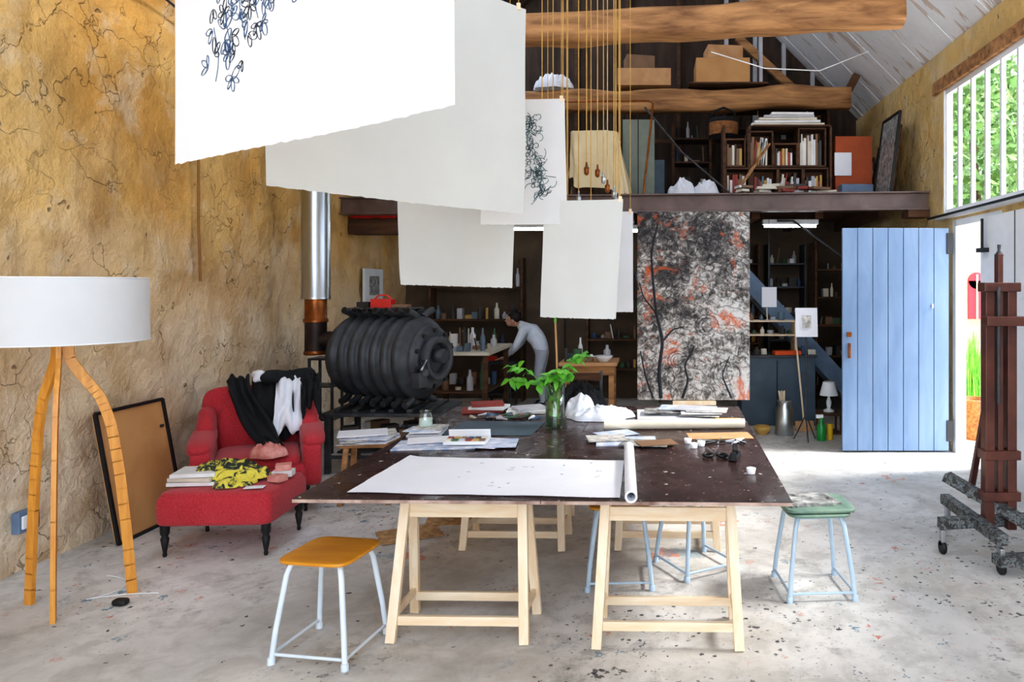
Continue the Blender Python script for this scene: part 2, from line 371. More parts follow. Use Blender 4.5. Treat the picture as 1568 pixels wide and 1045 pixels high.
o.bx(XR-.01,XR+WT+.02,DY1-.025,DY1+.06,0,DZ+.06,M_white); o.bx(XR-.01,XR+WT+.02,DY0,DY1,DZ-.01,DZ+.06,M_white); o.done(.004)
o=Ob('white_lining_panel'); o.bx(XR-.05,XR-.01,3.0,7.08,0,2.42,M_white)
for y in (5.2,6.4): o.bx(XR-.055,XR-.05,y,y+.01,0,2.42,M_iron)
o.bar((XR-.08,6.98,2.12),(XR-.08,6.98,2.4),.02,.02,M_black); o.bx(XR-.12,XR-.05,6.9,7.02,2.08,2.12,M_black); o.done()
o=Ob('door_1'); xa,xb,yd=2.0,3.13,7.78; npl=7; w=(xb-xa)/npl
for i in range(npl):
    o.bx(xa+i*w+.003,xa+(i+1)*w-.003,yd,yd+.035,.02,2.375,M_bluedoor)
for z in (.35,1.2,2.05): o.bx(xa+.03,xb-.02,yd+.035,yd+.06,z-.06,z+.06,M_bluedoor)
for z in (.12,2.1): o.bx(xb-.03,xb+.04,yd-.012,yd,z,z+.22,M_dkmetal)
o.bx(xa+.06,xa+.085,yd-.03,yd,1.0,1.16,M_rust); o.box((xa+.07,yd-.012,1.25),(.05,.02,.05),M_rust); o.box((xa+.95,yd-.01,1.55),(.02,.02,.04),M_white)
o.done(.004)
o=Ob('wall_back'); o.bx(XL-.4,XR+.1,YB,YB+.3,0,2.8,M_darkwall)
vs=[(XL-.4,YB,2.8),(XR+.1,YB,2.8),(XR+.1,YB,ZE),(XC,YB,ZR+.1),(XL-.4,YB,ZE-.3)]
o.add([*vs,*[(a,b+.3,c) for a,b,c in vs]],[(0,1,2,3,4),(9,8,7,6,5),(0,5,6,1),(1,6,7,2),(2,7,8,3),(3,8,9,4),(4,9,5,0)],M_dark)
for x in (-1.2,-.4,.4,1.15,1.6,2.05,2.5): o.bx(x-.03,x+.03,YB-.08,YB,2.87,min(ZE+.1+(XR-x)-.1,6.4),PAL[6] if x>1 else M_dbeam)
for z in (4.0,4.6): o.bx(-3.6,2.9 if z<4.5 else 2.8,YB-.10,YB-.08,z,z+.06,M_dbeam)
o.bar((1.3,11.35,5.6),(2.6,11.35,4.4),.08,.12,M_beam)
o.done()
o=Ob('wall_front'); o.bx(XL-.4,XL+.35,YF-.4,YF,0,ZE+.1,M_wall); o.bx(XR-.35,XR+.1,YF-.4,YF,0,ZE-.02,M_wallr); o.done()
def slope(name,x0,z0,x1,z1,mat,side,holes=()):
    o=Ob(name); d=.14
    def piece(ya,yb,ta,tb):
        xa,za=x0+(x1-x0)*ta,z0+(z1-z0)*ta; xb,zb=x0+(x1-x0)*tb,z0+(z1-z0)*tb
        o.hexa([(xa,ya,za),(xb,ya,zb),(xb,yb,zb),(xa,yb,za),(xa,ya,za+d),(xb,ya,zb+d),(xb,yb,zb+d),(xa,yb,za+d)],mat)
    y=YF-.4
    for ya,yb,ta,tb in holes:
        piece(y,ya,0,1); piece(ya,yb,0,ta); piece(ya,yb,tb,1); y=yb
    piece(y,YB+.3,0,1)
    y=.3
    while y<YB:
        if side>0: o.bar((x1*.985,y,z1+.085),(x0,y,z0+.03),.06,.08,mat,(0,1,0))
        else: o.bar((x0,y,z0-.02),(x1,y,z1-.02),.10,.12,mat,(0,1,0))
        y+=.85 if side>0 else 1.4
    return o.done()
slope('ceiling',XC,ZR,XR+.12,ZE-.12,M_roof,1); slope('ceiling_left_slope',XL-.4,ZE-.4,XC,ZR,M_dark,-1,[(3.4,6.8,.35,.78),(9.3,11.0,.35,.78)])  # openings in the left slope added, out of view, to brighten the room
def roughbeam(name,p0,p1,h,w,mat,seed=0,col=None):
    o=Ob(name); p0=Vector(p0);p1=Vector(p1); n=40
    d=(p1-p0).normalized(); side=d.cross(Vector((0,0,1))).normalized(); vs=[];fs=[]; K=16
    for i in range(n+1):
        c=p0.lerp(p1,i/n)+Vector((0,0,.05*mn.noise(Vector((i*.16,seed,0)))))
        for k in range(K):
            q=2*math.pi*(k+.5)/K; P=lambda v: math.copysign(abs(v)**.42,v)
            s=1+.16*mn.noise(Vector((i*.33,k*.5,seed)))
            vs.append(c+side*P(math.cos(q))*w/2*s+Vector((0,0,1))*P(math.sin(q))*h/2*s)
    for i in range(n):
        for k in range(K): fs.append((i*K+k,i*K+(k+1)%K,(i+1)*K+(k+1)%K,(i+1)*K+k))
    fs+= [tuple(range(K))[::-1],tuple(range(n*K,n*K+K))]
    o.add(vs,fs,mat,True); return o
o=roughbeam('tie_beam',(XL,7.8,4.31),(2.38,7.0,4.38),.30,.28,M_beam,1); o.bar((2.28,7.02,4.45),(2.28,7.02,5.3),.1,.1,M_dbeam); o.done()
roughbeam('tie_beam',(XL,2.9,4.33),(XR-.02,2.6,4.26),.28,.28,M_beam,5).done()
o=roughbeam('collar_beam',(XL+.1,10.45,4.33),(2.75,10.3,4.40),.30,.24,M_beam,9); o.bar((2.68,10.3,4.4),(2.85,10.3,4.72),.1,.1,M_dbeam); o.done()
o=Ob('mezzanine_floor')
A=(XL,9.15);B=(XR,8.6)
o.hexa([(A[0],A[1]+.06,2.78),(B[0],B[1]+.06,2.78),(XR,YB,2.78),(XL,YB,2.78),(A[0],A[1]+.06,2.86),(B[0],B[1]+.06,2.86),(XR,YB,2.86),(XL,YB,2.86)],M_dbeam)
for i in range(9):
    x=XL+.3+i*.8; o.bx(x,x+.1,9.3,YB,2.62,2.78,M_dbeam)
o.done()
o=Ob('steel_i_beam')
for z,h,w in ((2.85,.02,.16),(2.655,.025,.16),(2.75,.2,.02)):
    o.bar((A[0],A[1]-.04,z),(B[0],B[1]-.04,z),w,h,M_ibeam)
o.bx(XR-.25,XR,8.5,8.75,2.56,2.642,M_dbeam); o.done(.004)
o=Ob('timber_corbel'); o.bx(XL,XL+.75,9.3,9.55,2.42,2.62,M_dbeam); o.bx(XL+.02,XL+.6,9.3,9.5,2.62,2.68,M_redp); o.done(.01)
# exterior
o=Ob('ground_outside'); o.bx(XR+WT,30,-8,40,-.25,-.05,M_gravel); o.bx(-12,XR+WT,-20,YF-.4,-.25,-.05,M_gravel); o.done()
def tree(name,x,y,h,r,n,seed):
    rr=random.Random(seed); o=Ob(name); o.tube([(x,y,-.05),(x+.1,y,h*.4),(x,y+.1,h*.75)],[.16,.12,.05],M_dbeam)
    for i in range(n):
        while 1:
            p=Vector((rr.uniform(-1,1),rr.uniform(-1,1),rr.uniform(-1,1)))
            if .3<p.length<1: break
        c=Vector((x,y,h*.58))+Vector((p.x*r,p.y*r,p.z*h*.46)); a=Vector((rr.gauss(0,1),rr.gauss(0,1),rr.gauss(0,1))).normalized(); b=a.orthogonal().normalized(); s=rr.uniform(.08,.17)
        o.add([c-a*s,c+b*s*.5,c+a*s,c-b*s*.5],[(0,1,2,3)],M_leafout)
    o.done()
tree('garden_tree',6.6,15.2,7.5,2.2,6500,1); tree('garden_tree',8.6,20.5,9,2.6,6500,2); tree('garden_tree',11.5,27,10,3.4,6500,3)
o=Ob('neighbour_outbuilding'); o.bx(4.5,8,11.6,12.2,-.05,2.9,M_render); o.bx(4.4,8.1,11.5,12.3,2.9,2.98,M_kraft)
o.bx(4.96,5.22,11.57,11.6,1.25,1.85,M_pinkw); o.lathe([(.13,-.015),(.13,.015)],M_pinkw,TR(5.09,11.585,1.85)@Matrix.Rotation(math.pi/2,4,'X')); o.bx(5.08,5.10,11.55,11.57,1.25,1.95,M_white); o.done()
o=Ob('tall_grass_clump')
for i in range(260):
    x=4.2+R.uniform(0,.8);y=9.9+R.uniform(0,1.0);h=R.uniform(.5,1.15);dx=R.uniform(-.15,.15)
    o.tube([(x,y,-.05),(x+dx*.4,y,h*.6),(x+dx,y,h)],[.014,.012,.002],M_leaf,4)
o.done()
o=Ob('wicker_basket'); o.at([(.14,0),(.17,.1),(.2,.46),(.18,.48),(.15,.1)],3.82,8.75,-.05,M_wicker,20); o.done()

# ------------------------------------------------------------------ work table
o=Ob('work_table',TR(-.49,4.77,0,math.radians(-1.4)))
for x0,x1 in ((-1.165,.0),(.004,1.165)):
    for y0,y1 in ((-1.36,-.002),(.002,1.36)):
        o.bx(x0,x1,y0,y1,.742,.758,M_ply); o.bx(x0,x1,y0,y1,.758,.7605,M_top)
o.done()
def trestle(x,y,hw=.315):
    o=Ob('trestle',TR(x,y,0,math.radians(-1.4)))
    o.bx(-hw-.03,hw+.03,-.024,.024,.70,.7415,M_pinex)
    for sx in (-1,1):
        for sy in (-1,1):
            o.bar((sx*(hw-.02),sy*.045,.71),(sx*(hw+.015),sy*.175,.003),.048,.034,M_pine,(0,1,0))
        o.bar((sx*(hw+.005),-.15,.13),(sx*(hw+.005),.15,.13),.02,.04,M_pine)
    for sy in (-1,1): o.bx(-hw,hw,sy*.145-.012,sy*.145+.012,.08,.125,M_pinex)
    o.bar((-hw,-.05,.62),(hw,-.05,.62),.02,.07,M_pinex); o.done(.003)
trestle(-.955,3.78); trestle(.075,3.72,.33); trestle(-.93,5.05); trestle(.1,5.05); trestle(-.95,5.8); trestle(.1,5.8)

def stool(x,y,rz,tm,sm,h=.48,name='stool',paperon=False,round_=.35):
    o=Ob(name,TR(x,y,0,rz)); a,b=.135,.185; r=.0135
    f=[(-b,-b),(b,-b),(b,b),(-b,b)]; t=[(-a,-a),(a,-a),(a,a),(-a,a)]
    for (fx,fy),(tx,ty) in zip(f,t):
        o.tube([(fx,fy,.012),(fx*.93,fy*.93,.15),(tx*1.03,ty*1.03,h-.08),(tx*.93,ty*.93,h-.035),(tx*.72,ty*.72,h-.022)],r,tm,10)
        o.at([(.018,0),(.018,.03),(.013,.032)],fx,fy,0,tm,10)
    for i in (0,1,3):
        p,q=f[i],f[(i+1)%4]; o.tube([(p[0]*.985,p[1]*.985,.045),(q[0]*.985,q[1]*.985,.045)],.008,tm,8)
    for i in range(4):
        p,q=t[i],t[(i+1)%4]; o.tube([(p[0]*.9,p[1]*.9,h-.032),(q[0]*.9,q[1]*.9,h-.032)],.009,tm,8)
    o.sq((0,0,h-.011),(.182,.182,.012),sm,round_,.4)
    if paperon:
        o.sq((.01,0,h+.012),(.2,.17,.012),M_greenseat,.3,.3); o.box((-.02,.01,h+.03),(.3,.22,.012),M_photo,(0,0,.15)); o.box((-.03,-.0,h+.04),(.26,.2,.006),M_photo,(0,0,.05))
    o.done()
stool(-1.56,3.57,math.radians(-9),M_tube,M_seat)
stool(.93,4.28,math.radians(4),M_tubeb,M_greenseat,paperon=True)
stool(-.2,4.42,math.radians(3),M_tubeb,M_seat); stool(.27,4.62,math.radians(30),M_tubeb,M_seat)

ZT=.762
def flat(name,pts,mat,th=.0015,z=ZT):
    o=Ob(name); n=len(pts); vs=[(x,y,z) for x,y in pts]+[(x,y,z+th) for x,y in pts]
    fs=[tuple(range(n))[::-1],tuple(range(n,2*n))]+[(i,(i+1)%n,n+(i+1)%n,n+i) for i in range(n)]
    o.add(vs,fs,mat); return o
def rect(cx,cy,w,h,a=0):
    c,s=math.cos(a),math.sin(a); return [(cx+x*c-y*s,cy+x*s+y*c) for x,y in ((-w/2,-h/2),(w/2,-h/2),(w/2,h/2),(-w/2,h/2))]
def plus(o,q,m,th,z):
    p=flat('x',q,m,th,z); o.add(p.v,p.f,m)
o=Ob('large_drawing_paper')
def lp(u,v):
    x0=-1.47+.06*v; x1=-.155-.01*v; y=3.53-.09*u+v*.74
    return Vector((x0+(x1-x0)*u,y,ZT+.004+.004*mn.noise(Vector((u*5,v*4,0)))+.02*max(0,.06-u)*8*v))
o.grid(lp,40,20,M_paper2)
for k in range(16):
    x=-1.0+R.random()*.8; y=3.6+R.random()*.55; p=[(x,y,ZT+.0085)]
    for j in range(5): p.append((p[-1][0]+R.uniform(-.008,.014),p[-1][1]+R.uniform(-.008,.01),ZT+.0085))
    o.tube(p,.0006,M_inkb,4)
o.done()
def roll(name,p0,p1,r,mat):
    o=Ob(name); p0=Vector(p0);p1=Vector(p1); o.tube([p0,p0.lerp(p1,.5),p1],r,mat,24,False); o.tube([p0,p1],r*.7,mat,20,False)
    d=(p1-p0).normalized(); a=d.orthogonal().normalized(); b=d.cross(a)
    for p in (p0,p1):
        vs=[p+(a*math.cos(k*math.pi/12)+b*math.sin(k*math.pi/12))*rr for rr in (r,r*.7) for k in range(24)]
        o.add(vs,[(k,(k+1)%24,24+(k+1)%24,24+k) for k in range(24)],mat)
    o.done()
roll('paper_roll',(-.10,3.36,ZT+.03),(-.145,4.42,ZT+.03),.029,M_paper2)
roll('paper_roll',(-.34,5.10,ZT+.034),(.64,5.16,ZT+.034),.033,pm('cream_paper',C(236,228,210),.8,c2=C(226,216,194)))
flat('kraft_paper_sheet',rect(.44,4.88,.42,.2,.08),M_kraft,.004).done()
o=flat('cutting_mat',rect(-1.10,5.15,.60,.5,-.05),M_mat,.004); o.done()
o=flat('open_magazines',rect(-1.35,4.6,.5,.28,.1),M_print,.006)
for q,m,z in ((rect(-1.1,4.64,.34,.3,-.2),M_paper2,.007),(rect(-1.0,4.6,.3,.26,.1),M_print,.011),(rect(-1.42,4.7,.28,.2,.3),M_paper2,.012)): plus(o,q,m,.003,ZT+z)
o.done()
o=Ob('watercolour_paint_box'); o.box((-1.16,4.58,ZT+.03),(.26,.14,.02),M_white,(0,0,.05)); o.box((-1.16,4.66,ZT+.06),(.26,.01,.06),M_white,(0.3,0,.05))
for i in range(6):
    for j in range(2): o.box((-1.265+i*.042,4.55+j*.06,ZT+.044),(.034,.045,.01),PAL[(i*3+j)%8],(0,0,.05))
o.done(.002)
o=flat('printed_journals',rect(-.17,4.7,.38,.26,.05),M_print,.008)
for q,m,z in ((rect(-.05,4.62,.3,.2,-.15),M_photo,.009),(rect(-.3,4.75,.25,.2,.2),M_news,.012),(rect(.02,4.6,.24,.16,.3),PAL[7],.014),(rect(-.25,4.95,.26,.18,.5),M_print,.002)): plus(o,q,m,.004,ZT+z)
o.done()
o=flat('paper_stack',rect(.17,5.62,.58,.42,.03),M_paper2,.02)
for i in range(9):
    m=[M_paper2,M_print,M_news,PAL[6],M_photo][i%5]; plus(o,rect(.08+R.random()*.35,5.5+R.random()*.25,.3,.22,R.uniform(-.3,.3)),m,.005,ZT+.021+i*.005)
o.done()
o=flat('left_paper_pile',rect(-1.53,5.0,.22,.3,.1),M_paper2,.012)
for i in range(6):
    m=[M_paper2,M_print,M_news][i%3]; plus(o,rect(-1.53+R.uniform(-.02,.02),5.0+R.uniform(-.1,.1),.2,.18,R.uniform(-.2,.2)),m,.004,ZT+.012+i*.005)
o.done()
o=Ob('glass_jar'); o.at([(.045,0),(.05,.01),(.05,.07),(.04,.085),(.045,.1)],-1.55,5.02,ZT+.043,M_vase,18,False); o.at([(.044,.0),(.044,.05)],-1.55,5.02,ZT+.043,M_white,16); o.done()
o=Ob('stack_of_notebooks')
for i,(x,y,w,h,a,c) in enumerate([(-1.35,5.85,.32,.2,.2,1),(-1.3,5.85,.28,.2,-.1,8),(-1.32,5.86,.25,.18,.3,1),(-1.0,5.82,.3,.2,.1,8),(-.98,5.82,.24,.16,.5,6)]):
    o.box((x,y,ZT+.012+(i%3)*.024),(w,h,.022),PAL[c],(0,0,a))
o.done(.002)
o=Ob('paint_tubes')
for i in range(22):
    x=-1.35+R.random()*.5; y=5.44+R.random()*.2; a=R.random()*3; d=Vector((math.cos(a),math.sin(a),0))*.05; p=Vector((x,y,ZT+.016))
    o.tube([p-d,p-d*.7,p+d*.6,p+d*.7,p+d],[.006,.006,.013,.013,.013],PAL[R.randrange(10)],8)
o.done()
o=Ob('crumpled_white_cloth'); o.crumple(-.40,5.56,ZT,.24,.17,.10,M_wcloth,2,5); o.crumple(-.57,5.70,ZT,.12,.13,.17,M_wcloth,5,5); o.done()
o=Ob('scissors')
for s in (-1,1):
    o.bar((.36,4.34,ZT+.01),(.36+s*.03,4.48,ZT+.01),.012,.004,M_steel)
    o.tube([(.36-s*.005+.028*math.cos(q/12*6.283)-s*.035,4.28+.035*math.sin(q/12*6.283),ZT+.012) for q in range(12)],.008,M_black,8,closed=True)
o.done()
o=Ob('tape_dispenser'); o.box((.47,4.24,ZT+.015),(.05,.14,.03),M_black,(0,0,-.3)); o.lathe([(.035,-.012),(.035,.012)],M_black,TR(.475,4.26,ZT+.05)@Matrix.Rotation(math.pi/2,4,'Y')); o.box((.455,4.16,ZT+.03),(.03,.02,.05),M_black); o.done(.003)
o=Ob('small_cups')
for x,y in ((.25,4.52),(.52,3.9),(.3,4.58),(.22,4.66)): o.at([(.02,0),(.026,.03),(.022,.03),(.018,.005)],x,y,ZT,M_white,14)
o.done()
o=Ob('pliers_and_pens')
for i in range(9):
    x=.34+R.random()*.24;y=4.62+R.random()*.10;a=R.random()*3; d=Vector((math.cos(a),math.sin(a),0))*.07; p=Vector((x,y,ZT+.008)); o.tube([p-d,p+d],.006,[M_black,PAL[6],M_steel][i%3],8)
o.done()
o=Ob('ink_roller'); o.lathe([(.02,-.09),(.02,.09)],M_yel,TR(.54,5.3,ZT+.025)@Matrix.Rotation(math.pi/2,4,'Y')); o.tube([(.64,5.3,ZT+.025),(.66,5.28,ZT+.025),(.64,5.24,ZT+.02),(.58,5.22,ZT+.02)],.006,M_steel); o.done()
o=Ob('folded_news_sheet'); o.M=TR(.17,5.3,ZT); o.box((0,0,.006),(.42,.1,.01),M_news); o.box((-.25,0.01,.012),(.14,.1,.01),M_photo,(0,0,.2)); o.done()
o=Ob('glass_vase_with_branches'); vx,vy=-.69,5.19
o.at([(.068,0),(.07,.005),(.07,.29),(.066,.29),(.064,.012),(.0,.012)],vx,vy,ZT,M_vase,28,False); o.at([(.062,.013),(.062,.19)],vx,vy,ZT,M_water,24)
o.tube([(vx+.02,vy,ZT+.02),(vx+.01,vy,ZT+.5),(vx,vy,ZT+.76)],.007,M_kraft,8)
o.tube([(vx,vy,ZT+.74),(vx,vy,ZT+.78)],.009,M_leaf,8)
def leaf(o,p,d,up,L,Wd,mat):
    d=d.normalized(); s=d.cross(up).normalized(); u=s.cross(d)
    prof=[(.0,0),(.25,.42),(.5,.5),(.8,.25),(1,0)]
    vs=[]; 
    for t,w in prof: vs+= [p+d*L*t-u*L*.25*t*t+s*Wd*w+u*.15*Wd*w, p+d*L*t-u*L*.25*t*t, p+d*L*t-u*L*.25*t*t-s*Wd*w+u*.15*Wd*w]
    fs=[]
    for i in range(4):
        for k in (0,1): fs.append((i*3+k,i*3+k+1,(i+1)*3+k+1,(i+1)*3+k))
    o.add(vs,fs,mat,True)
rr=random.Random(3)
for (ex,ey,ez,nl) in [(-.36,.02,.34,13),(-.34,-.05,.44,12),(.18,0,.50,12),(.13,.08,.38,11),(.05,-.1,.42,12),(-.12,.05,.34,10),(.24,-.03,.53,10),(-.02,-.05,.38,12)]:
    P=[Vector((vx,vy,ZT+.05)),Vector((vx+ex*.15,vy+ey*.2,ZT+.28)),Vector((vx+ex*.6,vy+ey*.7,ZT+ez*.95)),Vector((vx+ex,vy+ey,ZT+ez))]
    o.tube(P,.003,M_leaf,6)
    for i in range(nl):
        t=rr.uniform(.2,1); p=P[1].lerp(P[2],t*2) if t<.5 else P[2].lerp(P[3],t*2-1)
        leaf(o,p,Vector((rr.gauss(0,1),rr.gauss(0,1)-.3,rr.uniform(-.8,.4))),Vector((0,-.5,1)),rr.uniform(.05,.1),rr.uniform(.035,.065),M_leaf)
for i in range(14): leaf(o,Vector((vx+rr.uniform(-.03,.03),vy-.03,ZT+rr.uniform(.05,.2))),Vector((rr.gauss(0,1),rr.gauss(0,.4),1)),Vector((0,-1,0)),.05,.03,M_leaf)
o.done()

# ------------------------------------------------------------------ hanging sheets
def sheet(name,bl,br,tl,tr,seed,amp=.02,strings=True,draw=None,mat=None,ztop=4.45):
    mat=mat or M_paperg
    o=Ob(name); bl,br,tl,tr=map(Vector,(bl,br,tl,tr)); n=(br-bl).cross(tl-bl).normalized()
    def fn(u,v):
        p=bl.lerp(br,u).lerp(tl.lerp(tr,u),v)
        e=0
        if v==0: e=.006*mn.noise(Vector((u*40,seed,0)))
        q=p+n*amp*(mn.noise(Vector((u*2.2,v*1.6,seed)))+.9*(1-v)*(1-v)*math.sin(u*5+seed))+Vector((0,0,e))
        if u in (0,1): q+=(br-bl).normalized()*.004*mn.noise(Vector((v*40,seed,2)))
        return q
    o.grid(fn,60,40,mat)
    if draw: draw(o,fn,n)
    if strings:
        for c in (tl.lerp(tr,.04),tl.lerp(tr,.96)):
            o.tube([c-Vector((0,0,.01)),Vector((c.x,c.y,ztop))],.0022,M_gold,5)
            o.box(c,(.02,.012,.035),M_pine)
    o.done()
def draw1(o,fn,n):
    rr=random.Random(11)
    W,H=1.38,.95; used=[]
    for k in range(500):
        t=rr.random(); u0=.20+.42*t+rr.gauss(0,.02); v0=.36+.28*t+rr.gauss(0,.055)
        if any(abs(u0-a)*1.3<.030 and abs(v0-b)<.040 for a,b in used): continue
        used.append((u0,v0))
        if len(used)>60: break
        npet=rr.choice((2,3,4,5)); a0=rr.random()*6.28
        for j in range(npet):
            a=a0+j*.95; L=rr.uniform(.018,.034); wd=L*rr.uniform(.25,.42); pts=[]
            for q in range(15):
                th=-math.pi+2*math.pi*q/14*.95; lx_=(1-math.cos(th+math.pi))*.5*L*1.6; ly_=math.sin(th+math.pi)*wd
                du=(math.cos(a)*lx_-math.sin(a)*ly_)/W; dv=(math.sin(a)*lx_+math.cos(a)*ly_)/H
                pts.append(fn(min(.98,u0+du),min(.98,v0+dv))+n*.0015)
            o.tube(pts,[.0006+.0009*abs(math.sin(i*.45+k)) for i in range(len(pts))],M_inkb if k%4 else M_ink,5)
    for k in range(7):
        u=.20+.06*k+rr.gauss(0,.01); v=.24+.05*k; pts=[]
        for q in range(9): pts.append(fn(u+.012*math.sin(q*.5+k),v+q*.022)+n*.0015)
        o.tube(pts,.001,M_inkb,5)
sheet('hanging_paper_sheet',(-1.555,2.41,2.15),(-.436,1.61,2.15),(-1.57,2.41,3.1),(-.44,1.61,3.1),1,.012,True,draw1,M_paper)
sheet('hanging_paper_sheet',(-1.54,2.91,2.15),(-.70,3.92,2.14),(-1.52,2.91,3.23),(-.675,3.92,3.23),2,.03)
def draw3(o,fn,n):
    rr=random.Random(5)
    for k in range(150):
        v=rr.uniform(.22,.85); u=.62+.08*math.sin(v*7)+rr.gauss(0,.055); a=rr.random()*6.28; pts=[]; w=rr.uniform(-.9,.9)
        for j in range(8):
            pts.append(fn(u,v)+n*.002); u+=math.cos(a)*.018; v+=math.sin(a)*.013; a+=w
        o.tube(pts,.0022,M_inkg if k%3 else M_ink,4)
sheet('hanging_paper_sheet',(-1.02,4.35,2.12),(-.52,4.45,2.13),(-1.0,4.35,2.86),(-.535,4.45,2.89),3,.02,True,draw3,M_paper)
sheet('hanging_paper_sheet',(-1.55,4.5,1.765),(-.86,4.5,1.745),(-1.565,4.5,2.29),(-.845,4.5,2.23),4,.03)
sheet('hanging_paper_sheet',(-.69,4.45,1.568),(-.225,4.35,1.56),(-.655,4.45,2.27),(-.175,4.35,2.27),5,.025)
sheet('hanging_paper_sheet',(-.62,5.2,1.575),(-.14,5.15,1.575),(-.62,5.2,2.28),(-.14,5.15,2.28),6,.01,True,None,M_paper)
o=Ob('hanging_rack_poles')
for x in (-1.56,-.68,-.2): o.tube([(x,1.3,4.51),(x,6.6,4.51)],.03,M_dbeam,10)
o.done()
o=Ob('pulley_cords')
for i,(x,d) in enumerate([(-.724,4.8),(-.72,5.3),(-.60,4.9),(-.585,5.0),(-.526,5.2),(-.452,5.0),(-.464,5.5),(-.385,5.1),(-.364,5.4),(-.31,5.0),(-.282,5.3),(-.24,5.2),(-.248,4.9)]):
    ze=2.35+R.choice((0,.02,.22,.1,.05))
    o.tube([(x,d,ze),(x,d,4.5)],.0036,M_gold,6)
    o.at([(.006,-.06),(.016,-.05),(.018,-.01),(.008,.0),(.006,.03)],x,d,ze,M_rust if i%2 else M_steel,10)
o.bar((-.8,4.8,4.57),(-.2,4.8,4.57),.05,.05,M_dbeam); o.bar((-.85,5.2,4.57),(-.15,5.2,4.57),.05,.05,M_dbeam); o.bar((-.6,5.5,4.57),(-.15,5.5,4.57),.05,.05,M_dbeam)
o.done()

# ------------------------------------------------------------------ lamp
o=Ob('tripod_floor_lamp'); lx,ly=-3.24,4.02
o.at([(.41,0),(.405,.345)],lx,ly,1.455,M_shade,48,False)
for z,r in ((1.455,.41),(1.80,.405)): o.tube([(lx+r*math.cos(q/48*6.2832),ly+r*math.sin(q/48*6.2832),z) for q in range(48)],.004,M_white,6,closed=True)
for k in range(3): o.tube([(lx,ly,1.74),(lx+.4*math.cos(k*2.1),ly+.4*math.sin(k*2.1),1.79)],.003,M_steel,6)
o.at([(.028,0),(.028,.12),(.02,.13),(.02,.18)],lx,ly,1.43,M_honey,16); o.at([(.01,0),(.035,.05),(.035,.09),(.01,.13)],lx,ly,1.6,emis('bulb',(1,.95,.88,1),.6),14)
for fx,fy in ((-3.44,4.06),(-3.13,3.84),(-2.97,4.2)):
    d=Vector((fx-lx,fy-ly,0)); 
    P=[Vector((lx,ly,1.46))+d*.10,Vector((lx,ly,1.36))+d*.12,Vector((lx,ly,1.26))+d*.3,Vector((lx,ly,1.14))+d*.55,Vector((lx,ly,.98))+d*.70,Vector((lx,ly,.7))+d*.82,Vector((lx,ly,.35))+d*.92,Vector((lx,ly,.0))+d*1.0]
    Q=[]
    for i in range(len(P)-1):
        for k in range(4): Q.append(P[i].lerp(P[i+1],k/4))
    Q.append(P[-1]); Q=[Q[0]]+[(Q[i-1]+Q[i]*2+Q[i+1])/4 for i in range(1,len(Q)-1)]+[Q[-1]]
    for i in range(len(Q)-1): o.bar(Q[i],Q[i+1]+(Q[i+1]-Q[i])*.1,.022,.05,M_honey,tuple(d.normalized()))
o.done()
o=Ob('lamp_cord'); P=[]
for i in range(40):
    t=i/39; P.append((-3.3+.4*t+.12*math.sin(t*7),4.35-.25*t+.1*math.cos(t*6),.006))
o.tube(P,.003,M_white,6); o.sq((-2.93,4.05,.018),(.04,.028,.018),M_black,.6,.6); o.done()

# armchair
def turned_leg(o,x,y,h,m=M_black):
    o.at([(.010,0),(.014,.012),(.011,.03),(.017,.05*h/.18),(.026,.10*h/.18),(.018,.115*h/.18),(.028,.13*h/.18),(.03,h)],x,y,0,m,14)
cm=TR(-3.16,5.90,0,math.radians(27))
o=Ob('red_armchair',cm)
o.sq((0,-.04,.29),(.37,.36,.11),M_red,.22,.35); o.sq((0,-.07,.405),(.30,.335,.06),M_red,.25,.5)
o.sq((0,.345,.58),(.42,.085,.345),M_red,.35,.3,(-.16,0,0),36,20); o.sq((0,.27,.60),(.30,.06,.25),M_red,.5,.6,(-.16,0,0))
for s in (-1,1):
    o.sq((s*.375,-.02,.37),(.075,.37,.19),M_red,.3,.35); o.sq((s*.385,-.01,.555),(.092,.37,.07),M_red,.5,.75,(.05,0,0)); o.sq((s*.375,.2,.62),(.07,.17,.13),M_red,.6,.7,(.6,0,0))
    turned_leg(o,s*.33,-.33,.2); turned_leg(o,s*.33,.33,.2)
o.done()
o=Ob('red_footstool',TR(-2.86,5.04,0,math.radians(3)))
o.sq((0,0,.30),(.37,.30,.105),M_red,.14,.26,nu=40); o.sq((0,0,.385),(.36,.29,.045),M_red,.2,.5,nu=40)
for sx in (-1,1):
    for sy in (-1,1): turned_leg(o,sx*.32,sy*.25,.21)
o.done()
o=Ob('draped_jackets',cm)
o.drape([(.10,.50,.62),(.10,.47,.85),(.10,.43,.965),(.10,.33,.975),(.10,.22,.86),(.12,.16,.66),(.14,.10,.50)],(.30,0,0),M_bcloth,.06,7,1)
o.drape([(-.16,.36,.98),(-.14,.22,.90),(-.06,.16,.72),(.03,.06,.56),(.08,-.05,.49),(.1,-.20,.48)],(.17,0,.03),M_bcloth,.06,5,4)
o.drape([(.25,.36,1.0),(.24,.19,.92),(.23,.12,.74),(.22,.08,.56)],(.24,0,0),M_wcloth,.06,6,2)
o.drape([(.38,.42,.96),(.38,.22,.98),(.38,.12,.88),(.38,.08,.74)],(.15,0,0),M_bcloth,.06,6,8)
o.sq((.22,.33,.985),(.2,.12,.05),M_bcloth,.8,.8,(.1,.1,.2),36,20,.09,9,3); o.sq((.02,.36,.985),(.08,.08,.035),M_wcloth,.8,.8,(0,0,0),30,16,.06,12,6)
o.done(solid=.004)
o=Ob('pink_scarf_bundle'); o.crumple(-2.93,5.6,.465,.14,.10,.11,M_pinkc,3,8); o.done()
zf=.432
o=Ob('books_and_printed_scarf')
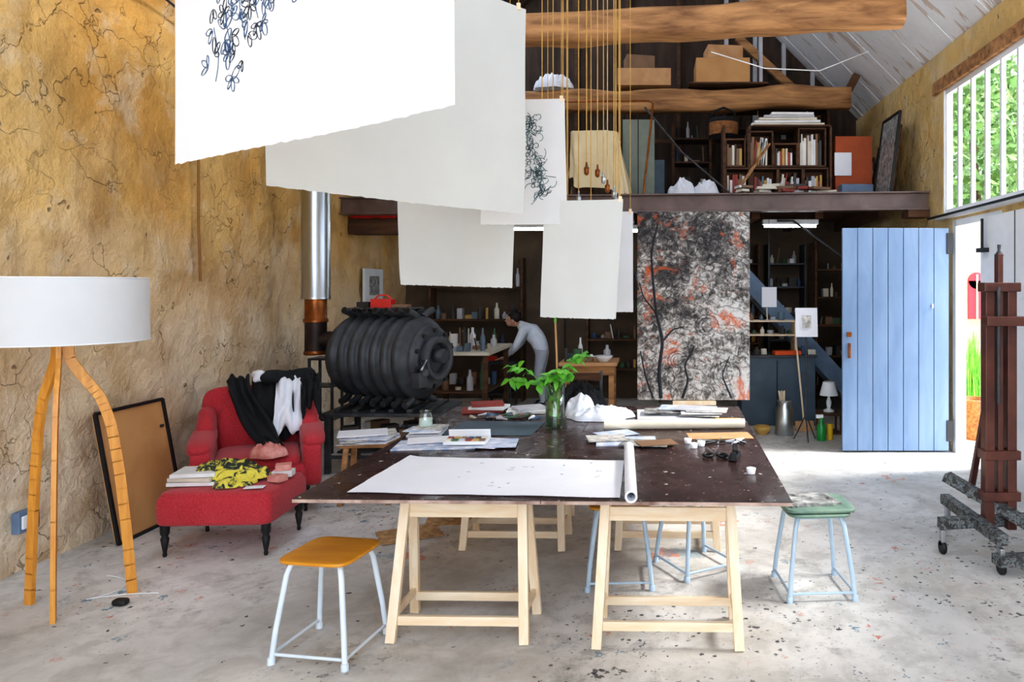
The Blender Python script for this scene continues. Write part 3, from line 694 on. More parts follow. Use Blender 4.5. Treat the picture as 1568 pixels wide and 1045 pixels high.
for i,(w,a) in enumerate(((.30,.1),(.28,.0),(.27,.2))): o.box((-3.07,4.98,zf+.014+i*.028),(w,.24,.024),[PAL[8],PAL[0],PAL[8]][i],(0,0,a))
o.crumple(-2.92,5.05,zf+.02,.25,.19,.13,M_yb,4,3.5,rough=.6); o.crumple(-2.80,4.95,zf,.15,.13,.08,M_yb,6,4,rough=.6)
o.done()
o=Ob('pink_packets'); 
for x,y,z,w,h,m,a in ((-2.58,5.14,.022,.13,.1,PAL[8],.2),(-2.58,5.14,.064,.1,.09,M_pinkc,.4),(-2.55,5.0,.022,.1,.08,M_pinkc,-.3)): o.box((x,y,zf+z),(w,h,.04),m,(0,0,a))
o.box((-2.62,4.84,zf+.003),(.12,.07,.003),M_paper2,(0,0,.2)); o.done(.004)

o=Ob('framed_board'); y0,y1=4.98,5.66
def fp(y,t,off=0): return Vector((-3.62-.16*t+off,y,.01+.88*t))
o.hexa([fp(y0,0),fp(y1,0),fp(y1,0,-.02),fp(y0,0,-.02),fp(y0,1),fp(y1,1),fp(y1,1,-.02),fp(y0,1,-.02)],M_cork)
for a,b in (((y0,0),(y1,0)),((y1,0),(y1,1)),((y1,1),(y0,1)),((y0,1),(y0,0))): o.bar(fp(*a,.005),fp(*b,.005),.022,.022,M_black,(1,0,0))
for yy,t in ((5.1,.8),(5.6,.78),(5.1,.2)): o.box(fp(yy,t,.01),(.01,.03,.02),M_iron)
o.done()
o=Ob('wall_socket'); o.box((XL+.03,4.48,.33),(.05,.15,.13),M_stairblue); o.box((XL+.06,4.45,.33),(.012,.06,.08),M_white); o.box((XL+.06,4.52,.33),(.012,.05,.08),M_steel); o.done(.006)
o=Ob('wall_groove_rod'); o.tube([(XL+.02,6.2,3.3),(XL+.02,6.2,2.3),(XL+.025,6.22,1.80)],.011,pm('groove_brown',C(150,104,54),.8),8); o.done()  # brown rod added in place of a groove in the wall
o=Ob('wall_cable'); o.tube([(XL+.04,4.4,4.3),(XL+.03,5.1,4.12),(XL+.04,5.9,3.98),(XL+.03,7.2,3.95)],.01,M_iron,6); o.done()
o=Ob('wall_picture'); o.bx(XL+.0,XL+.035,9.75,10.4,1.55,2.0,M_white); o.bx(XL+.035,XL+.04,9.9,10.25,1.64,1.9,M_photo); o.done(.004)

# stove
o=Ob('cast_iron_barrel_stove'); sx,sy,sz=-2.6,7.25,1.07; ang=math.radians(-20)
Mx=TR(sx,sy,sz,ang)@Matrix.Rotation(math.pi/2,4,'Y')
prof=[(.30,-.48),(.355,-.46)]
for i in range(7):
    z=-.44+i*.125
    for q in range(9):
        a=math.pi*q/8; prof.append((.352+.055*math.sin(a)**.6*(1.0 if i not in(0,6) else .85),z+.004+.114*q/8))
prof+=[(.34,.45),(.31,.47)]
o.lathe(prof,M_iron,Mx,48)
o.lathe([(.315,.46),(.315,.50),(.27,.53),(.23,.53)],M_iron,Mx,36); o.lathe([(.21,.52),(.21,.60),(.19,.61),(.15,.60),(.14,.54)],M_iron,Mx,32,False); o.lathe([(.23,.525),(.01,.525)],M_black,Mx,24,False)
for k in range(10):
    a=k*math.pi/5; o.lathe([(.022,.52),(.022,.555)],M_dkmetal,Mx@Matrix.Translation((.27*math.cos(a),.27*math.sin(a),0)),8)
o.lathe([(.07,.54),(.07,.64),(.05,.64)],M_iron,Mx@Matrix.Translation((-.02,0.02,0)),16)
o.M=TR(sx,sy,sz,ang)
o.tube([(.56,-.22,.0),(.64,-.26,0),(.64,-.34,-.08)],.012,M_steel); o.box((.56,-.26,-.18),(.08,.12,.14),M_iron); o.at([(.04,0),(.045,.06),(.02,.07)],.6,-.24,-.14,M_iron,12)
for i in range(7):
    x=-.382+i*.125
    for s in (-1,1):
        o.tube([(x,s*.04,.39),(x,s*.12,.43),(x,s*.19,.455)],.034,M_iron,12); o.tube([(x,s*.19,.456),(x,s*.193,.457)],.027,M_black,12)
        o.tube([(x,s*.12,-.38),(x,s*.17,-.42),(x,s*.23,-.435)],.034,M_iron,12)
o.done()
o=Ob('stove_stand'); 
o.bx(-3.1,-1.98,6.85,7.65,.54,.57,M_iron)
for x in (-3.05,-2.04):
    for y in (6.9,7.6): o.bx(x-.025,x+.025,y-.025,y+.025,0,.54,M_iron)
for y in (6.9,7.6): o.bx(-3.05,-2.04,y-.015,y+.015,.14,.17,M_iron)
for i in range(6): o.bx(-3.0+i*.17,-2.95+i*.17,6.92,7.58,.57,.60,M_iron)
o.done(.004)
o=Ob('stove_pipe'); px,py=-3.4,7.42
o.at([(.105,-.33),(.105,0)],px,py,1.42,M_darkpipe,28); o.at([(.118,0),(.118,.03),(.105,.04),(.105,.24)],px,py,1.40,M_rust,28)
o.at([(.14,0),(.14,.02),(.135,.03),(.135,1.2),(.139,1.21),(.139,1.24),(.135,1.25),(.135,3.1)],px,py,1.63,M_steel,32)
o.tube([(px,py,1.22),(px+.15,py,1.22),(-3.10,7.42,1.2)],.085,M_darkpipe,20); o.at([(.11,0),(.115,.02),(.11,.04)],px,py,1.07,M_rust,24); o.done()
o=Ob('fireside_rack'); 
for x in (-3.62,-3.38):
    for y in (7.75,8.0): o.bx(x-.012,x+.012,y-.012,y+.012,0,1.0,M_iron)
for z in (.35,.7,.99): o.bx(-3.63,-3.37,7.74,8.01,z-.01,z+.01,M_iron)
o.done()
o=Ob('red_toolbox_and_tins'); z=1.55
o.box((-2.66,7.25,z+.04),(.2,.14,.09),M_redp); o.tube([(-2.74,7.25,z+.085),(-2.7,7.25,z+.12),(-2.62,7.25,z+.12),(-2.58,7.25,z+.085)],.008,M_redp,8); o.box((-2.84,7.25,z+.03),(.12,.12,.05),M_black); o.box((-2.48,7.25,z+.015),(.16,.12,.03),PAL[7]); o.bx(-2.95,-2.3,7.1,7.4,z-.012,z-.002,M_iron); o.done(.005)
o=Ob('firewood_logs')
for i,(x,y,h) in enumerate(((-3.45,6.9,.5),(-3.3,7.05,.42),(-3.55,7.1,.46))): o.at([(.09,0),(.085,h*.5),(.09,h)],x,y,0,M_dbeam,12)
o.done()
o=Ob('junk_beside_stove')
for i in range(16): 
    x=-2.9+R.random()*.75;y=7.0+R.random()*.5; o.box((x,y,.25+R.random()*.1),(.14,.12,.1+R.random()*.1),PAL[R.choice((5,7,5,9,0))],(0,0,R.random()))
o.bx(-3.0,-2.1,6.99,7.51,.171,.19,M_iron)
o.done()
o=Ob('wooden_side_stool',TR(-2.33,6.05,0,.1)); o.bx(-.2,.2,-.16,.16,.46,.49,M_beam)
for a in (-1,1):
    for b in (-1,1): o.bar((a*.15,b*.11,.46),(a*.19,b*.15,0),.04,.04,M_beam)
o.bx(-.17,.17,-.13,-.11,.2,.24,M_beam); o.done(.005)
o=Ob('newspaper_pile',TR(-2.33,6.02,.492,.1))
for i in range(8): o.box((R.uniform(-.05,.05),R.uniform(-.03,.03),.004+i*.009),(.38,.28,.007),[M_news,M_paper2,M_print][i%3],(0,0,R.uniform(-.5,.5)))
o.done()
o=flat('newspaper_on_floor',rect(-1.5,5.55,.4,.3,.2),M_brownnews,.004,.001); plus(o,rect(-1.72,5.2,.42,.3,.5),M_brownnews,.004,.006); plus(o,rect(-1.6,5.75,.3,.3,-.3),M_kraft,.004,.011); o.done()
o=flat('floor_papers',rect(-1.15,6.1,.5,.3,.1),M_paper2,.004,.001); o.done()

# painting on easel
o=Ob('tall_abstract_painting'); X0,X1,Y,Z0,Z1=-.16,.985,7.5,.60,2.52
o.bx(X0,X1,Y,Y+.03,Z0,Z1,M_painting)
def ribbon(pts,r): 
    P=[]
    for i in range(len(pts)-1):
        for k in range(6): P.append(Vector(pts[i]).lerp(Vector(pts[i+1]),k/6))
    P.append(Vector(pts[-1])); P=[P[0]]+[(P[i-1]+P[i]+P[i+1])/3 for i in range(1,len(P)-1)]+[P[-1]]
    o.tube(P,[r*(1-.6*i/len(P)) for i in range(len(P))],M_ink,8)
y=Y-.0005
ribbon([(.08,y,.62),(.06,y,.9),(.10,y,1.2),(.03,y,1.5),(.0,y,1.8),(-.02,y,2.1),(.05,y,2.4)],.02)
ribbon([(.0,y,.62),(-.08,y,.85),(-.13,y,1.1)],.012); ribbon([(.3,y,.62),(.36,y,.8),(.32,y,.95),(.42,y,1.15)],.014); ribbon([(.1,y,1.2),(.2,y,1.32),(.32,y,1.35)],.01); ribbon([(.02,y,1.5),(-.1,y,1.65),(-.14,y,1.8)],.009); ribbon([(.8,y,.62),(.7,y,.85),(.78,y,1.05)],.01)
for c in ((.55,2.3,.13),(.85,1.9,.12),(.75,.85,.14),(.25,1.0,.1),(.55,1.35,.12)):
    for k in range(3):
        o.tube([(c[0]+c[2]*(1-.28*k)*math.cos(q*.42+k),y,c[1]+c[2]*(1-.28*k)*math.sin(q*.42+k)) for q in range(11)],.003,M_ink,5)
o.done()
o=Ob('painting_easel'); 
for x in (.33,.5): o.bar((x,7.56,0),(x,7.60,2.3),.05,.03,M_pine)
o.bx(.2,.64,7.47,7.59,.55,.59,M_pine); o.bx(.15,.7,7.3,7.36,0,.05,M_pine)
for x in (.2,.64): o.bx(x-.03,x+.03,7.3,8.1,.0,.05,M_pine)
o.bx(.2,.64,7.55,7.6,.0,.5,M_dbeam)
o.bar((.42,8.05,.04),(.42,7.62,1.6),.04,.03,M_pine); o.done(.003)

# heavy studio easel
o=Ob('studio_easel'); ex,ey=2.28,4.85
for dx in (-.075,.07): o.bx(ex+dx-.03,ex+dx+.03,ey-.04,ey+.04,.16,1.75,M_easel)
o.bx(ex-.02,ex+.015,ey-.03,ey+.03,.3,1.97,M_easel); o.at([(.02,0),(.028,.03),(.01,.06),(.012,.1)],ex,ey,1.93,M_iron,12)
for z in (.35,.62,1.72): o.bx(ex-.12,ex+.12,ey-.055,ey+.055,z,z+.06,M_easel)
o.bx(ex-.14,ex+.36,ey-.14,ey-.04,1.5,1.56,M_easel)
for x in (ex-.05,ex+.2,ex+.24): o.tube([(x,ey-.1,1.0),(x,ey-.1,1.75)],.012,M_iron,8)
o.box((ex+.22,ey-.1,1.45),(.05,.06,.16),M_iron); o.box((ex+.22,ey-.1,1.68),(.07,.06,.08),M_iron); o.at([(.04,0),(.045,.04),(.02,.06)],ex+.22,ey-.1,1.27,M_darkpipe,14)
o.bx(ex+.32,ex+.40,ey-.04,ey+.04,.16,1.9,M_easel)
o.bar((ex-.40,ey-.02,.20),(ex+.75,ey+.15,.20),.07,.07,M_base); o.bar((ex-.14,ey-.35,.20),(ex-.14,ey+.55,.20),.07,.07,M_base)
o.bar((ex-.25,ey+.25,.44),(ex+.25,ey-.3,.16),.09,.06,M_base); o.bar((ex-.20,ey-.38,.09),(ex+.6,ey-.32,.09),.1,.06,M_base)
for x,y in ((ex-.38,ey-.02),(ex-.14,ey+.5),(ex-.16,ey-.37),(ex+.5,ey-.33),(ex+.6,ey+.13)):
    o.lathe([(.04,-.015),(.045,-.01),(.045,.01),(.04,.015)],M_black,TR(x,y,.045)@Matrix.Rotation(math.pi/2,4,'Y'),16)
    o.box((x,y,.105),(.03,.05,.11),M_steel)
o.bar((ex,ey+.45,.24),(ex,ey+.06,1.3),.04,.04,M_easel)
o.done(.005)

# ------------------------------------------------------------------ under the mezzanine
MUTE=(0,5,6,7,8,9,5,7,5,6,7,2,3,5,4,0,5)
def clutter(o,x0,x1,y,z,dep,rr,hmax=.25,dens=1.0):
    x=x0
    while x<x1-.04:
        w=rr.uniform(.035,.11); h=rr.uniform(.05,hmax); m=PAL[rr.choice(MUTE)]; yy=y+rr.uniform(-dep,dep)*.4; k=rr.random()
        if k<.38: r=w*.42; o.at([(r,0),(r,h*.6),(r*.45,h*.75),(r*.4,h)],x+w/2,yy,z,m,10)
        elif k<.72: r=w*.48; o.at([(r,0),(r*1.02,h*.6),(r*.9,h*.6)],x+w/2,yy,z,m,12)
        elif k<.82: o.bar((x+w/2,yy,z),(x+w/2+rr.uniform(-.05,.05),yy,z+h*1.1),.015,.015,m)
        else: o.box((x+w/2,yy,z+h*.3),(w*1.2,dep*.6,h*.6),m,(0,0,rr.uniform(-.1,.1)))
        x+=w+rr.uniform(0,.09)/dens
def shelf(name,x0,x1,y0,y1,zs,mat,rr,top,hmax=.24,dens=1.5):
    o=Ob(name)
    for x in (x0,x1): o.bx(x-.015,x+.015,y0,y1,0 if zs[0]<2 else zs[0]-.1,top,mat)
    for z in zs:
        o.bx(x0,x1,y0,y1,z-.012,z+.012,mat); clutter(o,x0+.03,x1-.03,(y0+y1)/2,z+.012,(y1-y0)*.7,rr,hmax,dens)
    o.done()
rr=random.Random(21)
shelf('storage_shelves',2.35,3.1,10.6,11.0,[.3,.75,1.2,1.6,2.0],M_dbeam,rr,2.4)
shelf('storage_shelves',.4,1.6,11.1,11.5,[.9,1.3,1.7,2.1],M_dbeam,rr,2.4)
shelf('storage_shelves',1.75,2.3,11.1,11.5,[.5,.95,1.35,1.75,2.1],M_iron,rr,2.4)
shelf('storage_shelves',-3.4,-2.0,11.2,11.5,[.8,1.25,1.75],M_dbeam,rr,2.2,.3)
shelf('storage_shelves',-1.0,.1,11.15,11.5,[.5,.95,1.4,1.85],M_dbeam,rr,2.4)
o=Ob('workbench'); o.bx(-2.95,-1.98,8.9,10.35,.92,.96,PAL[0]); o.bx(-2.9,-2.02,8.98,10.3,.45,.47,M_dbeam)
for x in (-2.88,-2.05):
    for y in (9.0,10.25): o.bx(x-.03,x+.03,y-.03,y+.03,0,.92,M_dbeam)
for y in (9.2,9.7): clutter(o,-2.8,-2.1,y,.47,.2,rr,.35)
o.done(.004)
o=Ob('workbench_bottles_and_tins'); 
for y in (9.1,9.4,9.8,10.1): clutter(o,-2.8,-2.1,y,.962,.15,rr,.3)
o.done()
o=Ob('tool_trolley'); o.bx(-2.45,-2.02,10.5,11.05,.64,.68,M_iron); o.bx(-2.43,-2.04,10.52,11.03,.2,.23,M_iron)
for x in (-2.42,-2.05):
    for y in (10.53,11.02): o.bx(x-.015,x+.015,y-.015,y+.015,0,.64,M_iron)
o.box((-2.36,10.8,.71),(.12,.2,.06),M_redp); o.done(.003)
o=Ob('wooden_side_table'); 
o.bx(-1.1,-.42,8.55,9.2,.83,.87,M_kraft); o.bx(-1.06,-.46,8.6,9.15,.72,.83,M_beam)
for x in (-1.03,-.49):
    for y in (8.62,9.12): o.bx(x-.03,x+.03,y-.03,y+.03,0,.72,M_beam)
o.done(.004)
o=Ob('jars_and_brushes'); clutter(o,-1.05,-.7,8.7,.872,.12,rr,.26); clutter(o,-1.05,-.5,9.0,.872,.12,rr,.32); o.at([(.05,0),(.1,.05),(.11,.07),(.1,.07)],-.58,8.68,.872,M_white,16); o.done()
o=Ob('chair_with_dark_coat'); 
for x in (-.95,-.55):
    for y in (7.35,7.75): o.bar((x,y,.44),(x*1.02,y,0),.03,.03,M_iron)
for x in (-.95,-.55): o.bar((x,7.76,.44),(x,7.82,.86),.03,.03,M_iron)
o.bx(-.95,-.55,7.79,7.82,.76,.84,M_dbeam)
o.bx(-.98,-.52,7.32,7.78,.44,.47,M_iron); o.crumple(-.75,7.53,.47,.25,.21,.34,M_bcloth,4,5); o.done()
o=Ob('counter_cabinet'); o.bx(1.12,2.05,9.3,9.8,.0,.86,M_mat); o.bx(1.1,2.07,9.27,9.82,.86,.89,M_iron); o.bx(1.56,1.575,9.29,9.3,.05,.82,M_black); o.done(.004)
o=Ob('tins_on_counter'); clutter(o,1.15,1.5,9.38,.892,.1,rr,.2); clutter(o,1.9,2.05,9.38,.892,.1,rr,.2); o.box((1.70,9.36,.918),(.34,.14,.05),M_orange,(0,0,.1)); o.done()
o=Ob('open_shelf_on_counter')
for z in (1.12,1.3): o.bx(1.15,1.85,9.5,9.78,z,z+.02,M_pine)
for x in (1.16,1.84): o.bx(x-.01,x+.01,9.5,9.78,.89,1.32,M_pine)
clutter(o,1.18,1.8,9.62,1.14,.1,rr,.12); clutter(o,1.18,1.8,9.62,1.32,.1,rr,.18); o.done()
o=Ob('mezzanine_staircase')
for y in (9.95,10.5): o.bar((2.98,y,.0),(.5,y,2.70),.04,.22,M_stairblue)
for i in range(11):
    t=(i+1)/12; o.bx(2.98-2.48*t-.11,2.98-2.48*t+.13,9.97,10.48,2.70*t-.02,2.70*t+.015,M_beam)
o.done()
o=Ob('handrail_pipe'); o.tube([(1.55,9.2,2.58),(1.75,9.2,2.58),(2.4,9.2,2.1),(2.42,9.2,.3),(2.42,9.2,0)],.015,M_iron); o.done()
o=Ob('pinned_note'); o.bx(1.36,1.545,9.2,9.205,1.5,1.75,M_paper2); o.tube([(1.45,9.21,1.74),(1.45,9.21,2.62)],.003,M_iron,5); o.done()
o=Ob('music_stand'); o.M=TR(1.74,8.35); o.box((0,0,1.35),(.25,.01,.33),M_paper2,(-.1,0,0)); o.box((0,-.012,1.36),(.1,.004,.14),M_news,(-.1,0,0)); o.tube([(0,.02,1.3),(0,.03,.3)],.01,M_iron)
for k in range(3): o.tube([(0,.03,.3),(.14*math.cos(k*2.1+.5),.03+.14*math.sin(k*2.1+.5),.01)],.008,M_iron)
o.done()
o=Ob('broom'); o.tube([(1.84,8.98,.12),(1.78,9.2,1.15)],.012,M_pine,8); o.box((1.84,8.96,.06),(.22,.05,.12),M_kraft); o.done()
o=Ob('milk_churn'); o.at([(.10,0),(.105,.01),(.105,.3),(.08,.36),(.085,.41),(.075,.41),(.07,.36)],1.555,8.72,0,M_steel,24)
for k in range(5): o.tube([(1.555,8.72,.1),(1.555+R.uniform(-.08,.08),8.72+R.uniform(-.05,.05),.52)],.008,M_pine,6)
o.done()
o=Ob('green_spray_bottle'); o.at([(.05,0),(.055,.02),(.055,.16),(.02,.22),(.02,.26)],1.92,8.4,0,M_greenb,18); o.box((1.90,8.4,.275),(.08,.03,.04),M_white); o.at([(.035,0),(.035,.18)],2.03,8.45,0,M_yel,14); o.done()
o=Ob('white_table_lamp'); o.bx(1.99,2.24,8.72,9.0,0,.02,M_dbeam); o.bx(1.99,2.24,8.72,9.0,.22,.25,M_dbeam)
for x in (2.0,2.23):
    for y in (8.74,8.98): o.bx(x-.01,x+.01,y-.015,y+.015,0.02,.22,M_dbeam)
o.at([(.06,0),(.065,.02),(.02,.04),(.035,.12),(.015,.18),(.012,.24)],2.115,8.86,.25,M_white,18); o.at([(.11,.2),(.07,.36)],2.115,8.86,.25,M_white,24,False); o.done()
o=Ob('terracotta_bowl'); o.at([(.05,0),(.09,.05),(.1,.1),(.085,.1),(.04,.02)],1.30,8.75,0,PAL[4],18); o.done()
for i,(x,y) in enumerate(((1.75,9.4),(-1.75,9.9),(-2.9,10.4),(-.3,10.2))):  # last two tubes added to brighten the dark area under the mezzanine
    o=Ob('fluorescent_light'); o.bx(x-.35,x+.35,y-.06,y+.06,2.55,2.61,M_white); o.tube([(x-.33,y,2.53),(x+.33,y,2.53)],.018,M_fluo,10); o.done()
o=Ob('round_fan'); fxx=-1.35; o.lathe([(.16,-.03),(.17,0),(.16,.03)],M_black,TR(fxx,11.3,1.75)@Matrix.Rotation(math.pi/2,4,'X')); o.tube([(fxx,11.3,1.58),(fxx,11.3,0)],.015,M_black)
o.box((fxx,11.26,1.75),(.04,.02,.28),M_white,(0,.4,0)); o.at([(.15,0),(.15,.02)],fxx,11.3,0,M_black,18); o.done()
# ------------------------------------------------------------------ on the mezzanine
ZM=2.862
o=Ob('bookshelf_with_books'); rr=random.Random(4)
def cell(x0,x1,z0,z1,y=9.6,fill=.85):
    o.bx(x0,x1,y-.02+.28,y+.28,z0,z1,M_dbeam)
    for x in (x0,x1): o.bx(x-.010,x+.010,y,y+.28,z0,z1,M_dbeam)
    for z in (z0,z1): o.bx(x0-.010,x1+.010,y,y+.28,z-.01,z+.01,M_dbeam)
    x=x0+.02; tilt=rr.choice((0,0,.2,-.15))
    while x<x0+(x1-x0)*fill-.03:
        w=rr.uniform(.012,.04); h=rr.uniform(.6,.9)*(z1-z0-.03); o.box((x+w/2,y+.12,z0+.012+h/2),(w*.92,.19,h),PAL[rr.choice((0,0,8,6,1,7,4,0,8,5,7,9))],(0,tilt*rr.random(),0)); x+=w
for x0,x1,z0,z1 in ((.95,1.28,ZM+.02,3.3),(1.30,1.62,ZM+.02,3.3),(1.64,1.95,ZM+.02,3.3),(1.97,2.28,ZM+.02,3.3),(.95,1.2,3.33,3.68),(1.24,1.56,3.33,3.78),(1.58,1.88,3.33,3.62),(1.9,2.25,3.33,3.82)): cell(x0,x1,z0,z1)
o.bx(1.3,2.3,9.55,9.95,3.84,3.86,M_dbeam)
for i in range(5): o.box((1.78+R.uniform(-.04,.04),9.75,3.88+i*.035),(.95-.1*i,.3,.03),PAL[[0,8,0,6,8][i]],(0,0,R.uniform(-.04,.04)))
for x in (.93,1.26,2.32): o.bx(x-.015,x+.015,9.6,9.9,ZM,3.86,M_dbeam)
o.done()
o=Ob('loft_edge_clutter'); rr2=random.Random(12)
for i in range(30): 
    x=1.08+rr2.random()*1.15; o.box((x,9.15+rr2.random()*.25,ZM+.018+.034*(i%5)),(rr2.uniform(.1,.26),.16,.032),PAL[rr2.choice((0,8,6,7,0,5,1))],(0,0,rr2.uniform(-.5,.5)))
clutter(o,1.0,2.3,9.5,ZM,.08,rr2,.2)
o.bar((1.0,9.3,ZM+.01),(1.5,9.5,3.6),.06,.02,M_beam)
o.done()
o=Ob('cardboard_box'); o.bx(2.38,2.86,9.6,10.0,ZM,3.72,M_ocard); o.bx(2.36,2.58,9.56,9.59,3.2,3.5,M_paper2); o.box((2.6,9.45,ZM+.1),(.4,.2,.2),M_stairblue); o.done(.005)
o=Ob('cardboard_box'); o.bx(.6,1.35,10.25,10.85,4.60,4.95,M_cork); o.box((1.0,10.55,5.06),(.5,.4,.2),M_kraft,(0,0,.1)); o.bx(.5,1.6,10.2,10.95,4.575,4.598,M_dbeam); o.bx(1.5,1.55,10.4,10.5,4.6,5.3,PAL[6]); o.done(.005)
o=Ob('cardboard_box'); o.bx(-.5,.25,10.3,10.8,4.58,4.82,M_kraft); o.box((-.2,10.5,4.92),(.4,.3,.2),PAL[7],(0,0,.2)); o.done(.005)
o=Ob('framed_pictures')
for i,(y,h,d) in enumerate(((8.85,1.0,.65),(8.95,.85,.6),(9.25,.75,.7),(9.6,.6,.6))):
    def q(yy,t,off=0): return Vector((XR-.22-.07*(3-i)*.6+.12*t+off,yy,ZM+.005+h*t))
    m=[M_photo,PAL[5],M_kraft,M_photo][i]
    o.hexa([q(y,0),q(y+d,0),q(y+d,0,.015),q(y,0,.015),q(y,1),q(y+d,1),q(y+d,1,.015),q(y,1,.015)],m)
    for a,b in (((y,0),(y+d,0)),((y+d,0),(y+d,1)),((y+d,1),(y,1)),((y,1),(y,0))): o.bar(q(*a),q(*b),.03,.03,M_black if i%2==0 else M_dbeam,(1,0,0))
o.done()
o=Ob('framed_pictures'); 
for i,(x,w,h) in enumerate(((2.98,.3,.7),(2.93,.3,.55))): o.box((x-.05*i,10.35-.06*i,ZM+h/2+.02),(w,.03,h),[M_dbeam,M_black][i],(-.12,0,0)); o.box((x-.05*i,10.33-.06*i,ZM+h/2+.02),(w*.75,.02,h*.8),[M_photo,M_kraft][i],(-.12,0,0))
o.done()
o=Ob('white_sacks')
o.crumple(.38,9.24,ZM,.19,.14,.27,M_wcloth,1,4); o.crumple(.66,9.24,ZM,.18,.14,.25,M_wcloth,2,4); o.done()
o=Ob('cream_dust_sheet')
vs=[];fs=[];na,nr=120,40
for j in range(nr+1):
    s_=j/nr
    for i in range(na):
        a=2*math.pi*i/na; P=lambda v: math.copysign(abs(v)**.35,v)
        if s_<.3: k=s_/.3; z=.84+.03*mn.noise(Vector((a,s_*5,1))); fl=0
        else: k=1+.22*((s_-.3)/.7); fl=(s_-.3)/.7; z=.84-(.5+.30*(.5+.5*math.cos(a-5.6)))*fl+.03*fl*math.sin(a*7)
        f_=1+fl*.07*math.sin(a*9+2*math.sin(a*2))+fl*.13*mn.noise(Vector((math.cos(a)*4,math.sin(a)*4,fl*2)))
        vs.append((-.74+.30*k*f_*P(math.cos(a))+.06*fl,9.38+.2*k*f_*P(math.sin(a)),ZM+max(z,.0)))
for j in range(nr):
    for i in range(na): fs.append((j*na+i,j*na+(i+1)%na,(j+1)*na+(i+1)%na,(j+1)*na+i))
o.add(vs,fs,M_cream,True)
for x in (-1.0,-.48):
    for y in (9.24,9.52): o.bx(x-.02,x+.02,y-.02,y+.02,ZM,ZM+.8,M_dbeam)
o.done()
o=Ob('grey_cabinet'); o.bx(-.4,.02,9.65,9.95,ZM,3.95,M_ggreen); o.bx(-.2,-.19,9.64,9.65,ZM,3.95,M_black); o.done(.005)
o=Ob('metal_guardrail'); o.tube([(-1.5,9.04,ZM+.0),(-1.5,9.04,4.02),(-.75,9.02,4.03),(-.05,9.0,4.03),(.0,9.0,4.0),(-.12,9.0,ZM+.0)],.014,M_rust,8); o.tube([(-.1,9.0,3.95),(.35,8.98,3.4),(.95,8.96,ZM+.02)],.012,M_iron,8); o.done()
o=Ob('hanging_basket'); bx_,by_=.97,10.12
o.at([(.13,0),(.18,.04),(.2,.28),(.18,.30),(.16,.1)],bx_,by_,3.76,M_bcloth,20); o.at([(.201,.05),(.202,.22)],bx_,by_,3.78,M_wicker,20,False)
o.tube([(bx_-.19,by_,4.04),(bx_-.14,by_,4.16),(bx_,by_,4.22),(bx_+.14,by_,4.16),(bx_+.19,by_,4.04)],.014,M_bcloth,8); o.done()
o=Ob('folded_blanket'); o.crumple(-1.4,10.4,4.54,.28,.16,.24,M_wcloth,7,4); o.done()
rr=random.Random(77)
o=Ob('stored_boxes')
for i in range(26):
    x=-3.2+rr.random()*3.2; w=rr.uniform(.2,.45); h=rr.uniform(.25,.95); o.box((x,10.75+rr.random()*.5,ZM+h/2),(w,.25,h),[M_dbeam,M_dark,PAL[5],M_darkwall,PAL[7],M_kraft,PAL[9]][i%7],(0,0,rr.uniform(-.2,.2)))
for i in range(14): 
    x=-1.6+rr.random()*1.7; o.box((x,10.2+rr.random()*.3,ZM+.1),(.2,.2,.2),[M_dbeam,PAL[5],PAL[7],PAL[0]][i%4],(0,0,rr.random()))
for i in range(8): o.tube([(-1.6+i*.17,10.95,ZM),(-1.5+i*.2,11.3,ZM+rr.uniform(.9,1.5))],.02,[M_dbeam,M_iron,M_kraft][i%3],8)
o.done(.005)
shelf2=Ob('loft_shelving'); rr3=random.Random(5)
for x in (.3,.85): shelf2.bx(x-.02,x+.02,10.9,11.3,ZM,4.2,M_dbeam)
for z in (ZM+.02,3.25,3.6,3.95): shelf2.bx(.3,.85,10.9,11.3,z-.012,z+.012,M_dbeam); clutter(shelf2,.34,.82,11.05,z+.012,.2,rr3,.28)
for x in (1.1,2.6): shelf2.bx(x-.02,x+.02,10.9,11.3,ZM,4.45,M_dbeam)
for z in (3.6,4.1,4.4): shelf2.bx(1.1,2.6,10.9,11.3,z-.012,z+.012,M_dbeam); clutter(shelf2,1.14,2.5,11.05,z+.012,.2,rr3,.3)
shelf2.done()
o=Ob('ceiling_cable'); o.tube([(.6,7.6,4.18),(1.2,7.9,4.1),(1.9,8.4,4.22),(2.6,8.9,4.6)],.006,M_white,6); o.done()

# ------------------------------------------------------------------ person
per=empty('person',(-1.62,10.8,0))
def wp(f,s,z): return Vector((-f,s,z))
J=[((0,0,.88),.15),((.07,0,1.0),.14),((.18,0,1.09),.155),((.27,0,1.16),.12),((.34,0,1.215),.055),((.37,0,1.25),.055)]
E=[(0,1),(1,2),(2,3),(3,4),(4,5)]
for s in (-1,1):
    b=len(J); J+=[((.25,s*.16,1.13),.07),((.36,s*.21,.90),.05),((.49,s*.14,.765),.033),((.52,s*.135,.735),.03)]; E+=[(3,b),(b,b+1),(b+1,b+2),(b+2,b+3)]
    b=len(J); J+=[((0,s*.10,.80),.10),((.05,s*.11,.47),.066),((-.03,s*.115,.11),.05),((.0,s*.12,.05),.045),((.13,s*.13,.035),.035)]; E+=[(0,b),(b,b+1),(b+1,b+2),(b+2,b+3),(b+3,b+4)]
me=bpy.data.meshes.new('body'); me.from_pydata([wp(*p) for p,r in J],E,[]); me.update()
tmp=bpy.data.objects.new('bodytmp',me); sc.collection.objects.link(tmp)
sk=tmp.modifiers.new('k','SKIN'); sk.use_smooth_shade=True
for i,(p,r) in enumerate(J): me.skin_vertices[0].data[i].radius=(r,r)
me.skin_vertices[0].data[0].use_root=True
ss=tmp.modifiers.new('s','SUBSURF'); ss.levels=2
dg=bpy.context.evaluated_depsgraph_get(); dg.update()
